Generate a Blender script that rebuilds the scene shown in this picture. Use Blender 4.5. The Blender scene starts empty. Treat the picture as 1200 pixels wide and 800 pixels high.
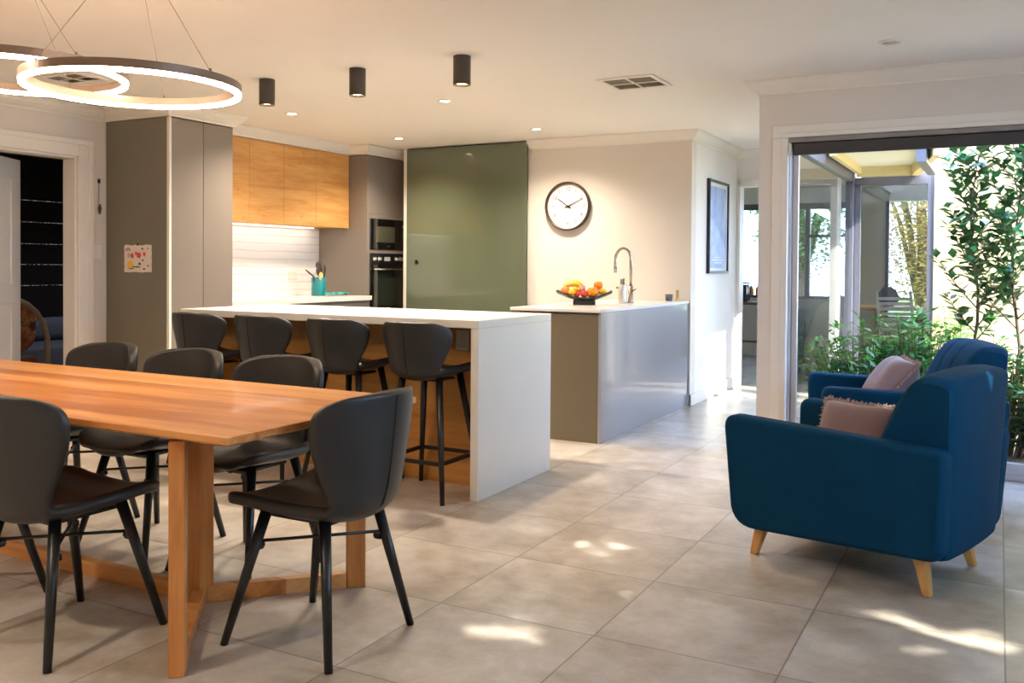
import bpy, bmesh, math, random
from mathutils import Vector, Matrix
random.seed(7)
PI = math.pi
SC = bpy.context.scene
COL = SC.collection

# ------------------------------------------------------------------ helpers
def lin(c):
    c = c.lstrip('#')
    o = []
    for i in (0, 2, 4):
        v = int(c[i:i+2], 16) / 255
        o.append(v / 12.92 if v <= .04045 else ((v + .055) / 1.055) ** 2.4)
    return (*o, 1)

class MB:
    """collects shapes, becomes ONE mesh object"""
    def __init__(s):
        s.b = bmesh.new(); s.mi = 0
    def _f(s, vs):
        try:
            f = s.b.faces.new(vs); f.material_index = s.mi; return f
        except ValueError:
            return None
    def box(s, x0, x1, y0, y1, z0, z1, M=None):
        p = [(x, y, z) for z in (z0, z1) for y in (y0, y1) for x in (x0, x1)]
        if M is not None: p = [M @ Vector(q) for q in p]
        v = [s.b.verts.new(q) for q in p]
        for q in ((0, 2, 3, 1), (4, 5, 7, 6), (0, 1, 5, 4), (2, 6, 7, 3), (0, 4, 6, 2), (1, 3, 7, 5)):
            s._f([v[i] for i in q])
        return s
    def prism(s, poly, a0, a1, axis='y', f=None):
        """closed 2-D outline swept along an axis; f(p)->p may deform"""
        def mk(u, w, a):
            p = {'x': (a, u, w), 'y': (u, a, w), 'z': (u, w, a)}[axis]
            return f(p) if f else p
        A = [s.b.verts.new(mk(u, w, a0)) for u, w in poly]
        B = [s.b.verts.new(mk(u, w, a1)) for u, w in poly]
        n = len(poly)
        s._f(A); s._f(B[::-1])
        for i in range(n):
            s._f([A[i], B[i], B[(i+1) % n], A[(i+1) % n]])
        return s
    def cyl(s, p0, p1, r0, r1=None, n=14, caps=True):
        r1 = r0 if r1 is None else r1
        return s.tube([p0, p1], [r0, r1], n, caps)
    def tube(s, pts, r, n=10, caps=True, closed=False, flat=None):
        pts = [Vector(p) for p in pts]; m = len(pts)
        if not hasattr(r, '__len__'): r = [r] * m
        rings = []; ref = None
        for i, p in enumerate(pts):
            if closed: t = pts[(i+1) % m] - pts[i-1]
            else: t = pts[min(i+1, m-1)] - pts[max(i-1, 0)]
            t.normalize()
            if ref is None:
                ref = Vector((0, 0, 1)) if abs(t.z) < .9 else Vector((1, 0, 0))
            u = (ref - t * ref.dot(t)).normalized(); ref = u
            w = t.cross(u)
            k = flat or 1
            rings.append([s.b.verts.new(p + (u * math.cos(2*PI*j/n) + w * k * math.sin(2*PI*j/n)) * r[i]) for j in range(n)])
        for i in range(m if closed else m - 1):
            A, B = rings[i], rings[(i+1) % m]
            for j in range(n):
                s._f([A[j], A[(j+1) % n], B[(j+1) % n], B[j]])
        if caps and not closed:
            s._f(rings[0][::-1]); s._f(rings[-1])
        return s
    def lathe(s, prof, n=32, c=(0, 0, 0), M=None):
        rings = []
        for r, z in prof:
            ring = []
            for j in range(n if r > 1e-6 else 1):
                a = 2*PI*j/n
                p = Vector((r*math.cos(a), r*math.sin(a), z))
                if M is not None: p = M @ p
                ring.append(s.b.verts.new(p + Vector(c)))
            rings.append(ring)
        for A, B in zip(rings, rings[1:]):
            for j in range(n):
                k = (j+1) % n
                if len(A) == 1 and len(B) == 1: continue
                if len(A) == 1: s._f([A[0], B[k], B[j]])
                elif len(B) == 1: s._f([A[j], A[k], B[0]])
                else: s._f([A[j], A[k], B[k], B[j]])
        return s
    def blob(s, c, r, n=12, m=8, f=None):
        """ellipsoid-like body, r = (rx,ry,rz)"""
        if not hasattr(r, '__len__'): r = (r, r, r)
        prof = []
        rings = []
        for i in range(m+1):
            th = PI*i/m
            ring = []
            for j in range(n if 0 < i < m else 1):
                a = 2*PI*j/n
                p = Vector((math.sin(th)*math.cos(a), math.sin(th)*math.sin(a), math.cos(th)))
                if f: p = f(p)
                ring.append(s.b.verts.new((c[0]+p.x*r[0], c[1]+p.y*r[1], c[2]+p.z*r[2])))
            rings.append(ring)
        for A, B in zip(rings, rings[1:]):
            for j in range(n):
                k = (j+1) % n
                if len(A) == 1: s._f([A[0], B[j], B[k]])
                elif len(B) == 1: s._f([A[j], B[0], A[k]])
                else: s._f([A[j], B[j], B[k], A[k]])
        return s
    def grid(s, P):
        V = [[s.b.verts.new(p) for p in row] for row in P]
        for a, b in zip(V, V[1:]):
            for i in range(len(a)-1):
                s._f([a[i], a[i+1], b[i+1], b[i]])
        return s
    def quad(s, *p):
        s._f([s.b.verts.new(q) for q in p]); return s
    def build(s, name, mats, parent=None, smooth=False, bevel=0, seg=2, solid=0, sub=0, loc=None, angle=40, recalc=True, weld=0):
        if weld: bmesh.ops.remove_doubles(s.b, verts=s.b.verts, dist=weld)
        if recalc: bmesh.ops.recalc_face_normals(s.b, faces=s.b.faces)
        me = bpy.data.meshes.new(name); s.b.to_mesh(me); s.b.free()
        for m in (mats if isinstance(mats, (list, tuple)) else [mats]): me.materials.append(m)
        o = bpy.data.objects.new(name, me); COL.objects.link(o)
        if parent is not None: o.parent = parent
        if loc is not None: o.location = loc
        if smooth:
            for p in me.polygons: p.use_smooth = True
        if solid:
            d = o.modifiers.new('t', 'SOLIDIFY'); d.thickness = solid; d.offset = 0; d.use_even_offset = False
        if bevel:
            d = o.modifiers.new('b', 'BEVEL'); d.width = bevel; d.segments = seg; d.limit_method = 'ANGLE'; d.angle_limit = math.radians(angle)
            d.harden_normals = False
            for p in me.polygons: p.use_smooth = True
            w = o.modifiers.new('n', 'WEIGHTED_NORMAL'); w.keep_sharp = False
        if sub:
            d = o.modifiers.new('s', 'SUBSURF'); d.levels = sub; d.render_levels = sub
            for p in me.polygons: p.use_smooth = True
        return o

def tag(o, label=None, cat=None, group=None, kind=None):
    if label: o['label'] = label
    if cat: o['category'] = cat
    if group: o['group'] = group
    if kind: o['kind'] = kind
    return o
def thing(name, label, cat, loc=(0, 0, 0), rotz=0, group=None):
    o = bpy.data.objects.new(name, None); COL.objects.link(o)
    o.empty_display_size = .1
    o.location = loc; o.rotation_euler = (0, 0, rotz)
    return tag(o, label, cat, group)
def kids(o): return [c for c in COL.objects if c.parent == o]
def dup(root, loc, rotz, label, group=None):
    r = root.copy(); COL.objects.link(r); r.location = loc; r.rotation_euler = (0, 0, rotz)
    r['label'] = label
    if group: r['group'] = group
    for ch in kids(root):
        c = ch.copy(); COL.objects.link(c); c.parent = r
        for g in kids(ch):
            d = g.copy(); COL.objects.link(d); d.parent = c
    return r
def struct(o): o['kind'] = 'structure'; return o

# ------------------------------------------------------------------ materials
class NT:
    def __init__(s, name):
        s.m = bpy.data.materials.new(name); s.m.use_nodes = True
        s.t = s.m.node_tree; s.t.nodes.clear()
        s.out = s.t.nodes.new('ShaderNodeOutputMaterial')
    def n(s, typ, **k):
        nd = s.t.nodes.new('ShaderNode' + typ)
        for a, v in k.items(): setattr(nd, a, v)
        return nd
    def l(s, a, b): s.t.links.new(a, b)
    def val(s, sock, v):
        if hasattr(v, 'is_output') or hasattr(v, 'links'): s.l(v, sock)
        else: sock.default_value = v
    def math(s, op, a, b=0, c=None):
        nd = s.n('Math', operation=op); s.val(nd.inputs[0], a); s.val(nd.inputs[1], b)
        if c is not None: s.val(nd.inputs[2], c)
        return nd.outputs[0]
    def mix(s, f, a, b, blend='MIX'):
        nd = s.n('Mix', data_type='RGBA', blend_type=blend); s.val(nd.inputs[0], f); s.val(nd.inputs[6], a); s.val(nd.inputs[7], b)
        return nd.outputs[2]
    def ramp(s, f, stops):
        nd = s.n('ValToRGB'); e = nd.color_ramp.elements
        while len(e) < len(stops): e.new(.5)
        for el, (p, c) in zip(e, stops): el.position = p; el.color = c
        s.l(f, nd.inputs[0]); return nd.outputs[0]
    def coord(s, kind='Object', scale=(1, 1, 1), rot=(0, 0, 0), loc=(0, 0, 0)):
        tc = s.n('TexCoord'); mp = s.n('Mapping'); s.l(tc.outputs[kind], mp.inputs[0])
        mp.inputs['Scale'].default_value = scale; mp.inputs['Rotation'].default_value = rot; mp.inputs['Location'].default_value = loc
        return mp.outputs[0]
    def world(s):
        return s.n('NewGeometry').outputs['Position']
    def noise(s, v, scale, detail=4, rough=.5, dist=0):
        nd = s.n('TexNoise'); s.l(v, nd.inputs['Vector']); nd.inputs['Scale'].default_value = scale
        nd.inputs['Detail'].default_value = detail; nd.inputs['Roughness'].default_value = rough; nd.inputs['Distortion'].default_value = dist
        return nd.outputs['Fac']
    def bump(s, h, strength=.2, dist=.01):
        nd = s.n('Bump'); nd.inputs['Strength'].default_value = strength; nd.inputs['Distance'].default_value = dist
        s.l(h, nd.inputs['Height']); return nd.outputs[0]
    def pbr(s, color, rough=.5, metal=0, spec=.5, coat=0, normal=None, sheen=0, trans=0, sss=0, emis=None, es=0, coatr=.05):
        p = s.n('BsdfPrincipled')
        s.val(p.inputs['Base Color'], color); s.val(p.inputs['Roughness'], rough); p.inputs['Metallic'].default_value = metal
        p.inputs['Specular IOR Level'].default_value = spec; p.inputs['Coat Weight'].default_value = coat
        p.inputs['Coat Roughness'].default_value = coatr
        p.inputs['Sheen Weight'].default_value = sheen
        if trans: p.inputs['Transmission Weight'].default_value = trans
        if emis is not None:
            s.val(p.inputs['Emission Color'], emis); p.inputs['Emission Strength'].default_value = es
        if normal is not None: s.l(normal, p.inputs['Normal'])
        s.l(p.outputs[0], s.out.inputs[0]); return s.m

def simple(name, col, rough=.5, metal=0, spec=.5, coat=0, var=.06, scale=6, bump=0, bscale=200, sheen=0):
    t = NT(name); v = t.coord()
    c = lin(col)
    nz = t.noise(v, scale, 3)
    dark = tuple(max(0, x*(1-var)) for x in c[:3]) + (1,); lite = tuple(min(1, x*(1+var)) for x in c[:3]) + (1,)
    color = t.mix(nz, dark, lite)
    nm = t.bump(t.noise(v, bscale, 2), bump, .002) if bump else None
    return t.pbr(color, rough, metal, spec, coat, nm, sheen)
def emit(name, col, s):
    t = NT(name); e = t.n('Emission'); e.inputs[0].default_value = lin(col); e.inputs[1].default_value = s
    t.l(e.outputs[0], t.out.inputs[0]); return t.m
def wood(name, c0, c1, c2, scale=(1.2, 14, 14), rough=.4, coat=0, plank=None, knots=False, axis=1, world=False):
    t = NT(name); v = t.coord('Object', scale)
    base = t.coord('Object')
    n1 = t.noise(v, 1.0, 6, .6, .4); n2 = t.noise(v, 5.0, 3, .5)
    f = t.math('ADD', t.math('MULTIPLY', n1, .75), t.math('MULTIPLY', n2, .25))
    if plank:
        sp = t.n('SeparateXYZ'); t.l(base, sp.inputs[0])
        i = t.math('FLOOR', t.math('DIVIDE', sp.outputs[axis], plank))
        wn = t.n('TexWhiteNoise', noise_dimensions='1D'); t.l(i, wn.inputs['W'])
        f = t.math('ADD', f, t.math('MULTIPLY', t.math('SUBTRACT', wn.outputs[0], .5), .36))
    col = t.ramp(f, [(.28, lin(c0)), (.5, lin(c1)), (.75, lin(c2))])
    if knots:
        vv = t.n('TexVoronoi'); t.l(t.coord('Object', (2.2, 6, 6)), vv.inputs['Vector']); vv.inputs['Scale'].default_value = 1
        k = t.ramp(vv.outputs['Distance'], [(0, (1, 1, 1, 1)), (.07, (.5, .5, .5, 1)), (.13, (0, 0, 0, 1))])
        col = t.mix(t.math('MULTIPLY', k, .55), col, lin('#5a3212'))
    nm = t.bump(f, .08, .003)
    return t.pbr(col, rough, 0, .5, coat, nm)
def glass(name, tint='#ffffff', refl=1.0, extra=0.0):
    t = NT(name)
    tr = t.n('BsdfTransparent'); tr.inputs[0].default_value = lin(tint)
    gl = t.n('BsdfGlossy'); gl.inputs['Roughness'].default_value = 0
    lw = t.n('LayerWeight'); lw.inputs[0].default_value = .5
    fr = t.math('POWER', lw.outputs['Facing'], 5)
    mx = t.n('MixShader')
    t.l(t.math('MINIMUM', t.math('ADD', t.math('MULTIPLY', fr, .5*refl), .025+extra), 1.0), mx.inputs[0])
    t.l(tr.outputs[0], mx.inputs[1]); t.l(gl.outputs[0], mx.inputs[2]); t.l(mx.outputs[0], t.out.inputs[0])
    return t.m

M = {}
M['white'] = simple('white_paint', '#e9e4dc', .6, var=.02)
M['wall'] = simple('wall_paint', '#ddd5cb', .7, var=.02)
M['ceil'] = simple('ceiling_paint', '#efebe5', .8, var=.015)
M['trimw'] = simple('trim_gloss', '#e8e2d8', .35, var=.02)
M['taupe'] = simple('taupe_laminate', '#80766d', .38, var=.03)
M['taupe_dk'] = simple('taupe_end_panel', '#77705f', .42, var=.05)
M['bronze'] = simple('satin_panel', '#9c9ca2', .3, .35, var=.03, coat=.8)
M['stone'] = simple('pale_stone', '#dcd8cf', .28, var=.05, scale=3, coat=.2)
M['oak'] = wood('oak_veneer', '#b57835', '#d39a55', '#e2b374', (10, 1.1, 10), .45, knots=True)
M['oak_x'] = wood('oak_veneer_x', '#a8702f', '#c48b48', '#d6a562', (1.1, 10, 10), .45, knots=True)
M['oakleg'] = wood('oak_leg', '#b9813f', '#cf9b58', '#dcb075', (14, 14, 1.5), .4)
M['table'] = wood('redgum_table', '#a8642f', '#cf8e4e', '#e2ae74', (1.0, 13, 13), .36, coat=.12, plank=.118, knots=True)
M['tableleg'] = wood('redgum_leg', '#a2602c', '#c58244', '#d89f63', (12, 12, 1.4), .4)
M['leather'] = simple('black_leather', '#242526', .42, var=.12, bump=.12, bscale=160)
M['blackwood'] = simple('black_stained_legs', '#17181a', .35, var=.1)
M['blackmetal'] = simple('black_metal', '#141414', .4, var=.05)
M['steel'] = simple('brushed_steel', '#b5aca0', .25, 1.0, var=.06)
M['chrome'] = simple('chrome', '#d8d8d8', .12, 1.0, var=.02)
M['blue'] = simple('blue_velvet', '#063a59', .85, spec=.12, var=.12, scale=14, bump=.25, bscale=420)
M['pink'] = simple('dusty_pink_linen', '#8d7678', .9, var=.1, scale=20, bump=.3, bscale=300, sheen=.3)
M['pinkfr'] = simple('pink_fringe', '#b39a92', .95, var=.15, scale=60)
M['aluw'] = simple('pale_aluminium', '#c4c3c4', .35, .3, var=.03)
M['alug'] = simple('grey_aluminium', '#6a6a74', .4, .4, var=.04)
M['blind'] = simple('dark_blind', '#3a3736', .6, var=.08)
M['blindtop'] = simple('blind_pelmet', '#87817b', .5, var=.03)
M['cream'] = simple('cream_render', '#e3c78c', .85, var=.05, scale=3)
M['soffit'] = simple('soffit_paint', '#e7e6cf', .8, var=.03)
M['trimyel'] = simple('cream_fascia', '#dbc88e', .7, var=.03)
M['bounce_ground'] = simple('bounce_gravel', '#c2b8aa', .95, var=.3, scale=40, bump=.8, bscale=60)
M['lawn'] = simple('lawn', '#5d7a35', .95, var=.3, scale=30)
M['bark'] = simple('grey_bark', '#5f5142', .9, var=.3, scale=50, bump=.5, bscale=90)
M['black_gloss'] = simple('black_glass', '#0b0c0c', .08, var=.02, coat=.5)
M['oven_glass'] = simple('oven_window', '#232a22', .06, var=.02, coat=.6)
M['mw_glass'] = simple('microwave_window', '#4d4c3c', .1, var=.02, coat=.4)
M['teal'] = simple('teal_ceramic', '#0b7f86', .3, var=.08, coat=.4)
M['tealcloth'] = simple('teal_cloth', '#3f9c93', .9, var=.45, scale=60)
M['utensil'] = simple('dark_utensil', '#3a3229', .5, var=.1)
M['woodlight'] = simple('pale_wood_spoon', '#dcb679', .6, var=.08)
M['clockrim'] = simple('bronze_clock_rim', '#453a30', .35, .3, var=.06)
M['clockface'] = simple('clock_face', '#e9dedb', .6, var=.01)
M['ink'] = simple('dark_numerals', '#2e2a28', .6, var=.02)
M['hand'] = simple('black_hands', '#15110f', .5, var=.02)
M['plastic'] = simple('white_plastic', '#e6e2da', .35, var=.01)
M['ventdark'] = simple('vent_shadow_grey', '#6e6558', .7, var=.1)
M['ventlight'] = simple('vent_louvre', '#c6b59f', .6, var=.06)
M['bowl'] = simple('dark_bowl', '#2a2724', .3, var=.1, coat=.2)
M['sofagrey'] = simple('grey_upholstery', '#5f6572', .9, var=.08, scale=14)
M['darkroom'] = simple('dark_fabric_blind', '#17100f', .9, var=.2, scale=40)
M['glass'] = glass('clear_glass', '#fafbfb')
M['glass2'] = glass('courtyard_glass', '#f6f8f8', 1.0, .02)
M['glassdim'] = glass('dim_glass', '#dfe2de', 1.0, .05)
M['led'] = emit('ring_led', '#ffdfc2', 46)
M['lampglow'] = emit('downlight_glow', '#ffe2b8', 30)
M['canglow'] = emit('can_glow', '#ffd9a0', 12)
M['strip'] = emit('cool_strip', '#fff6ea', 3)

# floor: 594 mm concrete-look tiles, grid measured from the joints
def floor_mat():
    t = NT('concrete_tile'); P = t.world(); sp = t.n('SeparateXYZ'); t.l(P, sp.inputs[0])
    def edge(s, off, pitch):
        u = t.math('FRACT', t.math('DIVIDE', t.math('SUBTRACT', s, off - 100*pitch), pitch))
        return t.math('SUBTRACT', .5, t.math('ABSOLUTE', t.math('SUBTRACT', u, .5))), t.math('FLOOR', t.math('DIVIDE', t.math('SUBTRACT', s, off - 100*pitch), pitch))
    ex, ix = edge(sp.outputs[0], .032, .594); ey, iy = edge(sp.outputs[1], 2.147, .5905)
    e = t.math('MINIMUM', ex, ey)
    g = t.ramp(e, [(0, (1, 1, 1, 1)), (.0028, (1, 1, 1, 1)), (.0045, (0, 0, 0, 1))])
    wn = t.n('TexWhiteNoise', noise_dimensions='2D'); cb = t.n('CombineXYZ'); t.l(ix, cb.inputs[0]); t.l(iy, cb.inputs[1]); t.l(cb.outputs[0], wn.inputs['Vector'])
    off = t.n('VectorMath', operation='MULTIPLY_ADD'); t.l(wn.outputs['Color'], off.inputs[0]); off.inputs[1].default_value = (7, 7, 7); t.l(P, off.inputs[2])
    n1 = t.noise(off.outputs[0], 2.4, 7, .62, .15); n2 = t.noise(off.outputs[0], 9, 4, .55, 0); n3 = t.noise(P, 60, 2)
    f = t.math('ADD', t.math('MULTIPLY', n1, .65), t.math('ADD', t.math('MULTIPLY', n2, .28), t.math('MULTIPLY', n3, .07)))
    col = t.ramp(f, [(.30, lin('#857a6d')), (.44, lin('#a59989')), (.54, lin('#b8ada0')), (.68, lin('#cec7bd'))])
    col = t.mix(g, col, lin('#655b50'))
    rough = t.math('ADD', .285, t.math('MULTIPLY', n2, .12))
    nm = t.bump(t.math('SUBTRACT', t.math('MULTIPLY', f, .15), t.math('MULTIPLY', g, .5)), .2, .002)
    return t.pbr(col, rough, 0, .5, 0, nm)
M['floor'] = floor_mat()
# white splashback: long thin wavy tiles
def splash_mat():
    t = NT('wavy_white_tile'); P = t.world(); sp = t.n('SeparateXYZ'); t.l(P, sp.inputs[0])
    wob = t.math('MULTIPLY', t.noise(P, 4, 3), .03)
    z = t.math('ADD', sp.outputs[2], wob)
    u = t.math('FRACT', t.math('DIVIDE', z, .075))
    n1 = t.noise(P, 14, 4)
    g = t.ramp(t.math('SUBTRACT', .5, t.math('ABSOLUTE', t.math('SUBTRACT', u, .5))), [(0, (1, 1, 1, 1)), (.035, (1, 1, 1, 1)), (.09, (0, 0, 0, 1))])
    col = t.mix(t.math('MULTIPLY', g, .35), lin('#eeeae4'), lin('#b5aba0'))
    nm = t.bump(t.math('SUBTRACT', n1, t.math('MULTIPLY', g, .6)), .5, .01)
    return t.pbr(col, .35, 0, .5, 0, nm)
M['splash'] = splash_mat()
def green_mat():
    t = NT('olive_back_painted_glass'); v = t.world()
    n = t.noise(v, 1.3, 2)
    col = t.mix(n, lin('#505a46'), lin('#5c6550'))
    return t.pbr(col, .22, 0, .6, .9, None, coatr=.03)
M['green'] = green_mat()
def poster_mat():
    t = NT('misty_blue_print'); v = t.coord('Object')
    n = t.noise(v, 3.2, 5, .6, .6)
    col = t.ramp(n, [(.3, lin('#8195c0')), (.5, lin('#a6b9dc')), (.68, lin('#cdd9ee'))])
    return t.pbr(col, .5, 0, .2, 0)
M['poster'] = poster_mat()
def leafmat(name, a, b, rough=.35, tr=.25):
    t = NT(name); oi = t.n('TexCoord'); n = t.noise(t.world(), 9, 2)
    col = t.ramp(n, [(.35, lin(a)), (.65, lin(b))])
    p = t.n('BsdfPrincipled'); t.l(col, p.inputs['Base Color']); p.inputs['Roughness'].default_value = rough
    tl = t.n('BsdfTranslucent'); t.l(col, tl.inputs[0]); mx = t.n('MixShader'); mx.inputs[0].default_value = tr
    t.l(p.outputs[0], mx.inputs[1]); t.l(tl.outputs[0], mx.inputs[2]); t.l(mx.outputs[0], t.out.inputs[0]); return t.m
M['camellia'] = leafmat('camellia_leaf', '#23502a', '#40783c', .2, .16)
M['shrub'] = leafmat('shrub_leaf', '#24611f', '#4f9a33', .3, .2)
M['shrub2'] = leafmat('pale_shrub_leaf', '#4c8a2c', '#8cb84a', .35, .3)
M['autumn'] = leafmat('autumn_leaf', '#97994a', '#cfa566', .5, .35)
M['treeleaf'] = leafmat('tree_leaf', '#4a7a4a', '#8db27a', .5, .35)

# ------------------------------------------------------------------ camera (solved from the photograph's vanishing lines)
H = 1.21
yaw, pitch, roll = 4.92647491e-01, 1.73528046e-02, -7.33808256e-03
fpx, cy = 1064.54, 330.08
fw = Vector((-math.sin(yaw)*math.cos(pitch), math.cos(yaw)*math.cos(pitch), -math.sin(pitch)))
rt = Vector((math.cos(yaw), math.sin(yaw), 0)); dn = fw.cross(rt)
c_, s_ = math.cos(roll), math.sin(roll)
r2 = rt*c_ + dn*s_; d2 = dn*c_ - rt*s_
cam = bpy.data.cameras.new('camera'); co = bpy.data.objects.new('camera', cam); COL.objects.link(co)
R3 = Matrix((r2, -d2, -fw)).transposed()
co.matrix_world = Matrix.Translation((0, 0, H)) @ R3.to_4x4()
cam.sensor_width = 36; cam.lens = fpx/1200*36; cam.shift_y = -(400-cy)/1200; cam.clip_start = .05
SC.camera = co

# ------------------------------------------------------------------ setting
XL = -6.19; CH = 2.40; YW = 5.892; YK = 7.713; XH = -2.372; YE = 9.24; XR = 1.3; YB = -2.6; XG = -1.25
struct(MB().box(-9.6, XR+.15, YB, 13.2, -.12, 0).build('floor', M['floor']))
cl = MB()
cl.box(XL-.15, XR+.15, YB-.15, YW+.16, CH, CH+.14)
cl.box(XL-.15, XG+.06, YW+.16, YE+.14, CH, CH+.14)
struct(cl.build('ceiling', M['ceil']))

# left wall with a doorway
DY0, DY1, DZ = 3.68, 4.527, 2.02
w = MB(); w.box(XL-.13, XL, YB, DY0, 0, CH).box(XL-.13, XL, DY1, 8.1, 0, CH).box(XL-.13, XL, DY0, DY1, DZ, CH)
struct(w.build('wall_left', M['wall']))
w = MB()
w.box(XL, XL+.022, DY1+.002, DY1+.125, 0, DZ+.125).box(XL, XL+.022, DY0-.125, DY0-.002, 0, DZ+.125).box(XL, XL+.022, DY0-.002, DY1+.002, DZ, DZ+.125)
w.box(XL+.0221, XL+.034, DY1+.085, DY1+.125, 0, DZ+.0849).box(XL+.0221, XL+.034, DY0-.125, DY1+.125, DZ+.085, DZ+.125).box(XL+.0221, XL+.034, DY0-.125, DY0-.085, 0, DZ+.0849)
w.box(XL-.14, XL, DY1-.018, DY1+.002, 0, DZ).box(XL-.14, XL, DY0-.002, DY0+.018, 0, DZ).box(XL-.14, XL, DY0, DY1, DZ-.018, DZ)
struct(w.build('trim_1', M['trimw'], bevel=.004))
# open door leaf, swung into the dim room
a = Vector((-6.28, 3.70, 0)); b = Vector((-6.72, 4.405, 0)); d = (b-a); L = d.length; ang = math.atan2(d.y, d.x)
dl = thing('door_leaf', 'white panelled door standing ajar in the left doorway', 'door', a, ang)
w = MB().box(0, L, -.018, .018, .01, 2.0)
for x0, x1 in ((.1, .36), (.44, .70)):
    for z0, z1 in ((.15, .9), (1.02, 1.86)):
        w.box(x0, x0+.03, -.028, .028, z0, z1).box(x1-.03, x1, -.028, .028, z0, z1).box(x0, x1, -.028, .028, z0, z0+.03).box(x0, x1, -.028, .028, z1-.03, z1)
w.build('leaf', M['trimw'], dl, bevel=.003)
MB().box(L, L+.004, -.011, .011, 1.08, 1.16).build('latch_plate', M['steel'], dl)

# kitchen back wall: pantry doorway behind the green glass, clock wall
w = MB(); w.box(XL-.13, -5.36, 8.0, 8.12, 0, CH).box(-3.975, XH, YK, YK+.13, 0, CH).box(-5.36, -3.93, 8.9, 9.02, 0, CH).box(-5.36, -5.3, 8.12, 8.9, 0, CH).box(-3.99, -3.93, YK+.13, 8.9, 0, CH)
struct(w.build('wall_back', M['wall']))
struct(MB().box(-5.40, -5.335, YK-.02, 8.0, 0, CH).build('trim_2', M['trimw'], bevel=.004))
struct(MB().box(XH-.13, XH, YK+.131, YE, 0, CH).build('wall_hall', M['white']))
struct(MB().box(XL-.15, XR+.15, YB-.15, YB, 0, CH).build('wall_rear', M['wall']))
# hall end wall with a wide opening
w = MB(); w.box(XH-.13, -2.345, YE, YE+.13, 0, CH).box(-2.345, -1.30, YE, YE+.13, 2.03, CH).box(-1.30, -1.19, YE, YE+.13, 0, CH)
struct(w.build('wall_end', M['white']))
w = MB(); w.box(-2.352, -2.33, YE-.015, YE+.14, 0, 2.10).box(-2.36, -1.29, YE-.015, YE, 2.03, 2.10)
struct(w.build('trim_3', M['trimw'], bevel=.003))

# wall with the sliding door
WX0 = -1.185; WX1 = 1.0; WZ = 2.03
w = MB(); w.box(-1.371, WX0, YW, YW+.16, 0, CH).box(WX0, XR, YW, YW+.16, WZ, CH).box(WX1, XR, YW, YW+.16, 0, WZ)
struct(w.build('wall_right', M['wall']))
w = MB()
w.box(-1.285, WX0, YW-.016, YW, 0, WZ-.0005).box(-1.285, WX1+.1, YW-.016, YW, WZ, WZ+.08).box(-1.225, WX0, YW-.026, YW-.0161, 0, WZ-.0005).box(-1.225, WX1, YW-.026, YW-.0161, WZ, WZ+.03)
struct(w.build('trim_4', M['trimw'], bevel=.004))
# right wall (beyond the frame) with an unseen window sized for the sun flecks
w = MB(); w.box(XR, XR+.15, YB, 1.35, 0, CH).box(XR, XR+.15, 3.95, YW+.16, 0, CH).box(XR, XR+.15, 1.35, 3.95, 2.34, CH).box(XR, XR+.15, 1.35, 3.95, 0, .7)
struct(w.build('wall_garden_side', M['wall']))
gw = struct(MB().box(XR+.04, XR+.11, 1.35, 3.95, .7, .75).box(XR+.04, XR+.11, 1.35, 3.95, 2.31, 2.34).box(XR+.04, XR+.11, 1.35, 1.4, .75, 2.31).box(XR+.04, XR+.11, 3.9, 3.95, .75, 2.31).build('window_4', M['aluw']))
MB().box(XR+.07, XR+.08, 1.4, 3.9, .75, 2.31).build('pane', M['glass'], gw)

# cornice swept round the room edge
def cornice(name, pts, side=1):
    prof = [(0, 2.312), (.008, 2.312), (.012, 2.325), (.03, 2.338), (.055, 2.362), (.072, 2.388), (.085, 2.392), (.085, 2.4), (0, 2.4)]
    P = [Vector((x, y)) for x, y in pts]; n = len(P); rows = []
    for i in range(n):
        def nrm(a, b):
            t = (b-a).normalized(); return Vector((t.y, -t.x))*side
        if i == 0: m = nrm(P[0], P[1])
        elif i == n-1: m = nrm(P[-2], P[-1])
        else:
            n0, n1 = nrm(P[i-1], P[i]), nrm(P[i], P[i+1]); m = (n0+n1)/(1+n0.dot(n1))
        rows.append([(P[i].x+m.x*d, P[i].y+m.y*d, z-.0005) for d, z in prof])
    b = MB(); b.grid(rows)
    b._f([b.b.verts[i] for i in range(0)]) if False else None
    return struct(b.build(name, M['trimw'], smooth=False))
cornice('trim_5', [(XL, YB), (XL, 4.775), (-5.478, 4.775), (-5.478, 5.425), (-5.79, 5.425), (-5.79, 7.304), (-5.568, 7.304), (-5.568, 7.98), (-5.41, 7.98)])
cornice('trim_6', [(-3.958, YK), (XH, YK), (XH, YE), (-1.30, YE)])
cornice('trim_7', [(XG-.02, YW+.16), (-1.371, YW+.16), (-1.371, YW), (XR, YW)], side=1)
# baseboards
w = MB(); w.box(XH-.006, XH+.016, YK-.02, YE, 0, .1); w.box(XH-.016, XH+.016, YK-.02, YK, 0, .1)
struct(w.build('baseboard_hall', M['trimw'], bevel=.004))
w = MB(); w.box(XL, XL+.016, DY1+.125, 4.775, 0, .1).box(XL, XL+.016, YB, DY0-.125, 0, .1)
struct(w.build('baseboard_left', M['trimw'], bevel=.004))
struct(MB().box(-1.371, -1.287, YW-.014, YW, 0, .1).build('baseboard_right', M['trimw'], bevel=.004))

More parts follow.
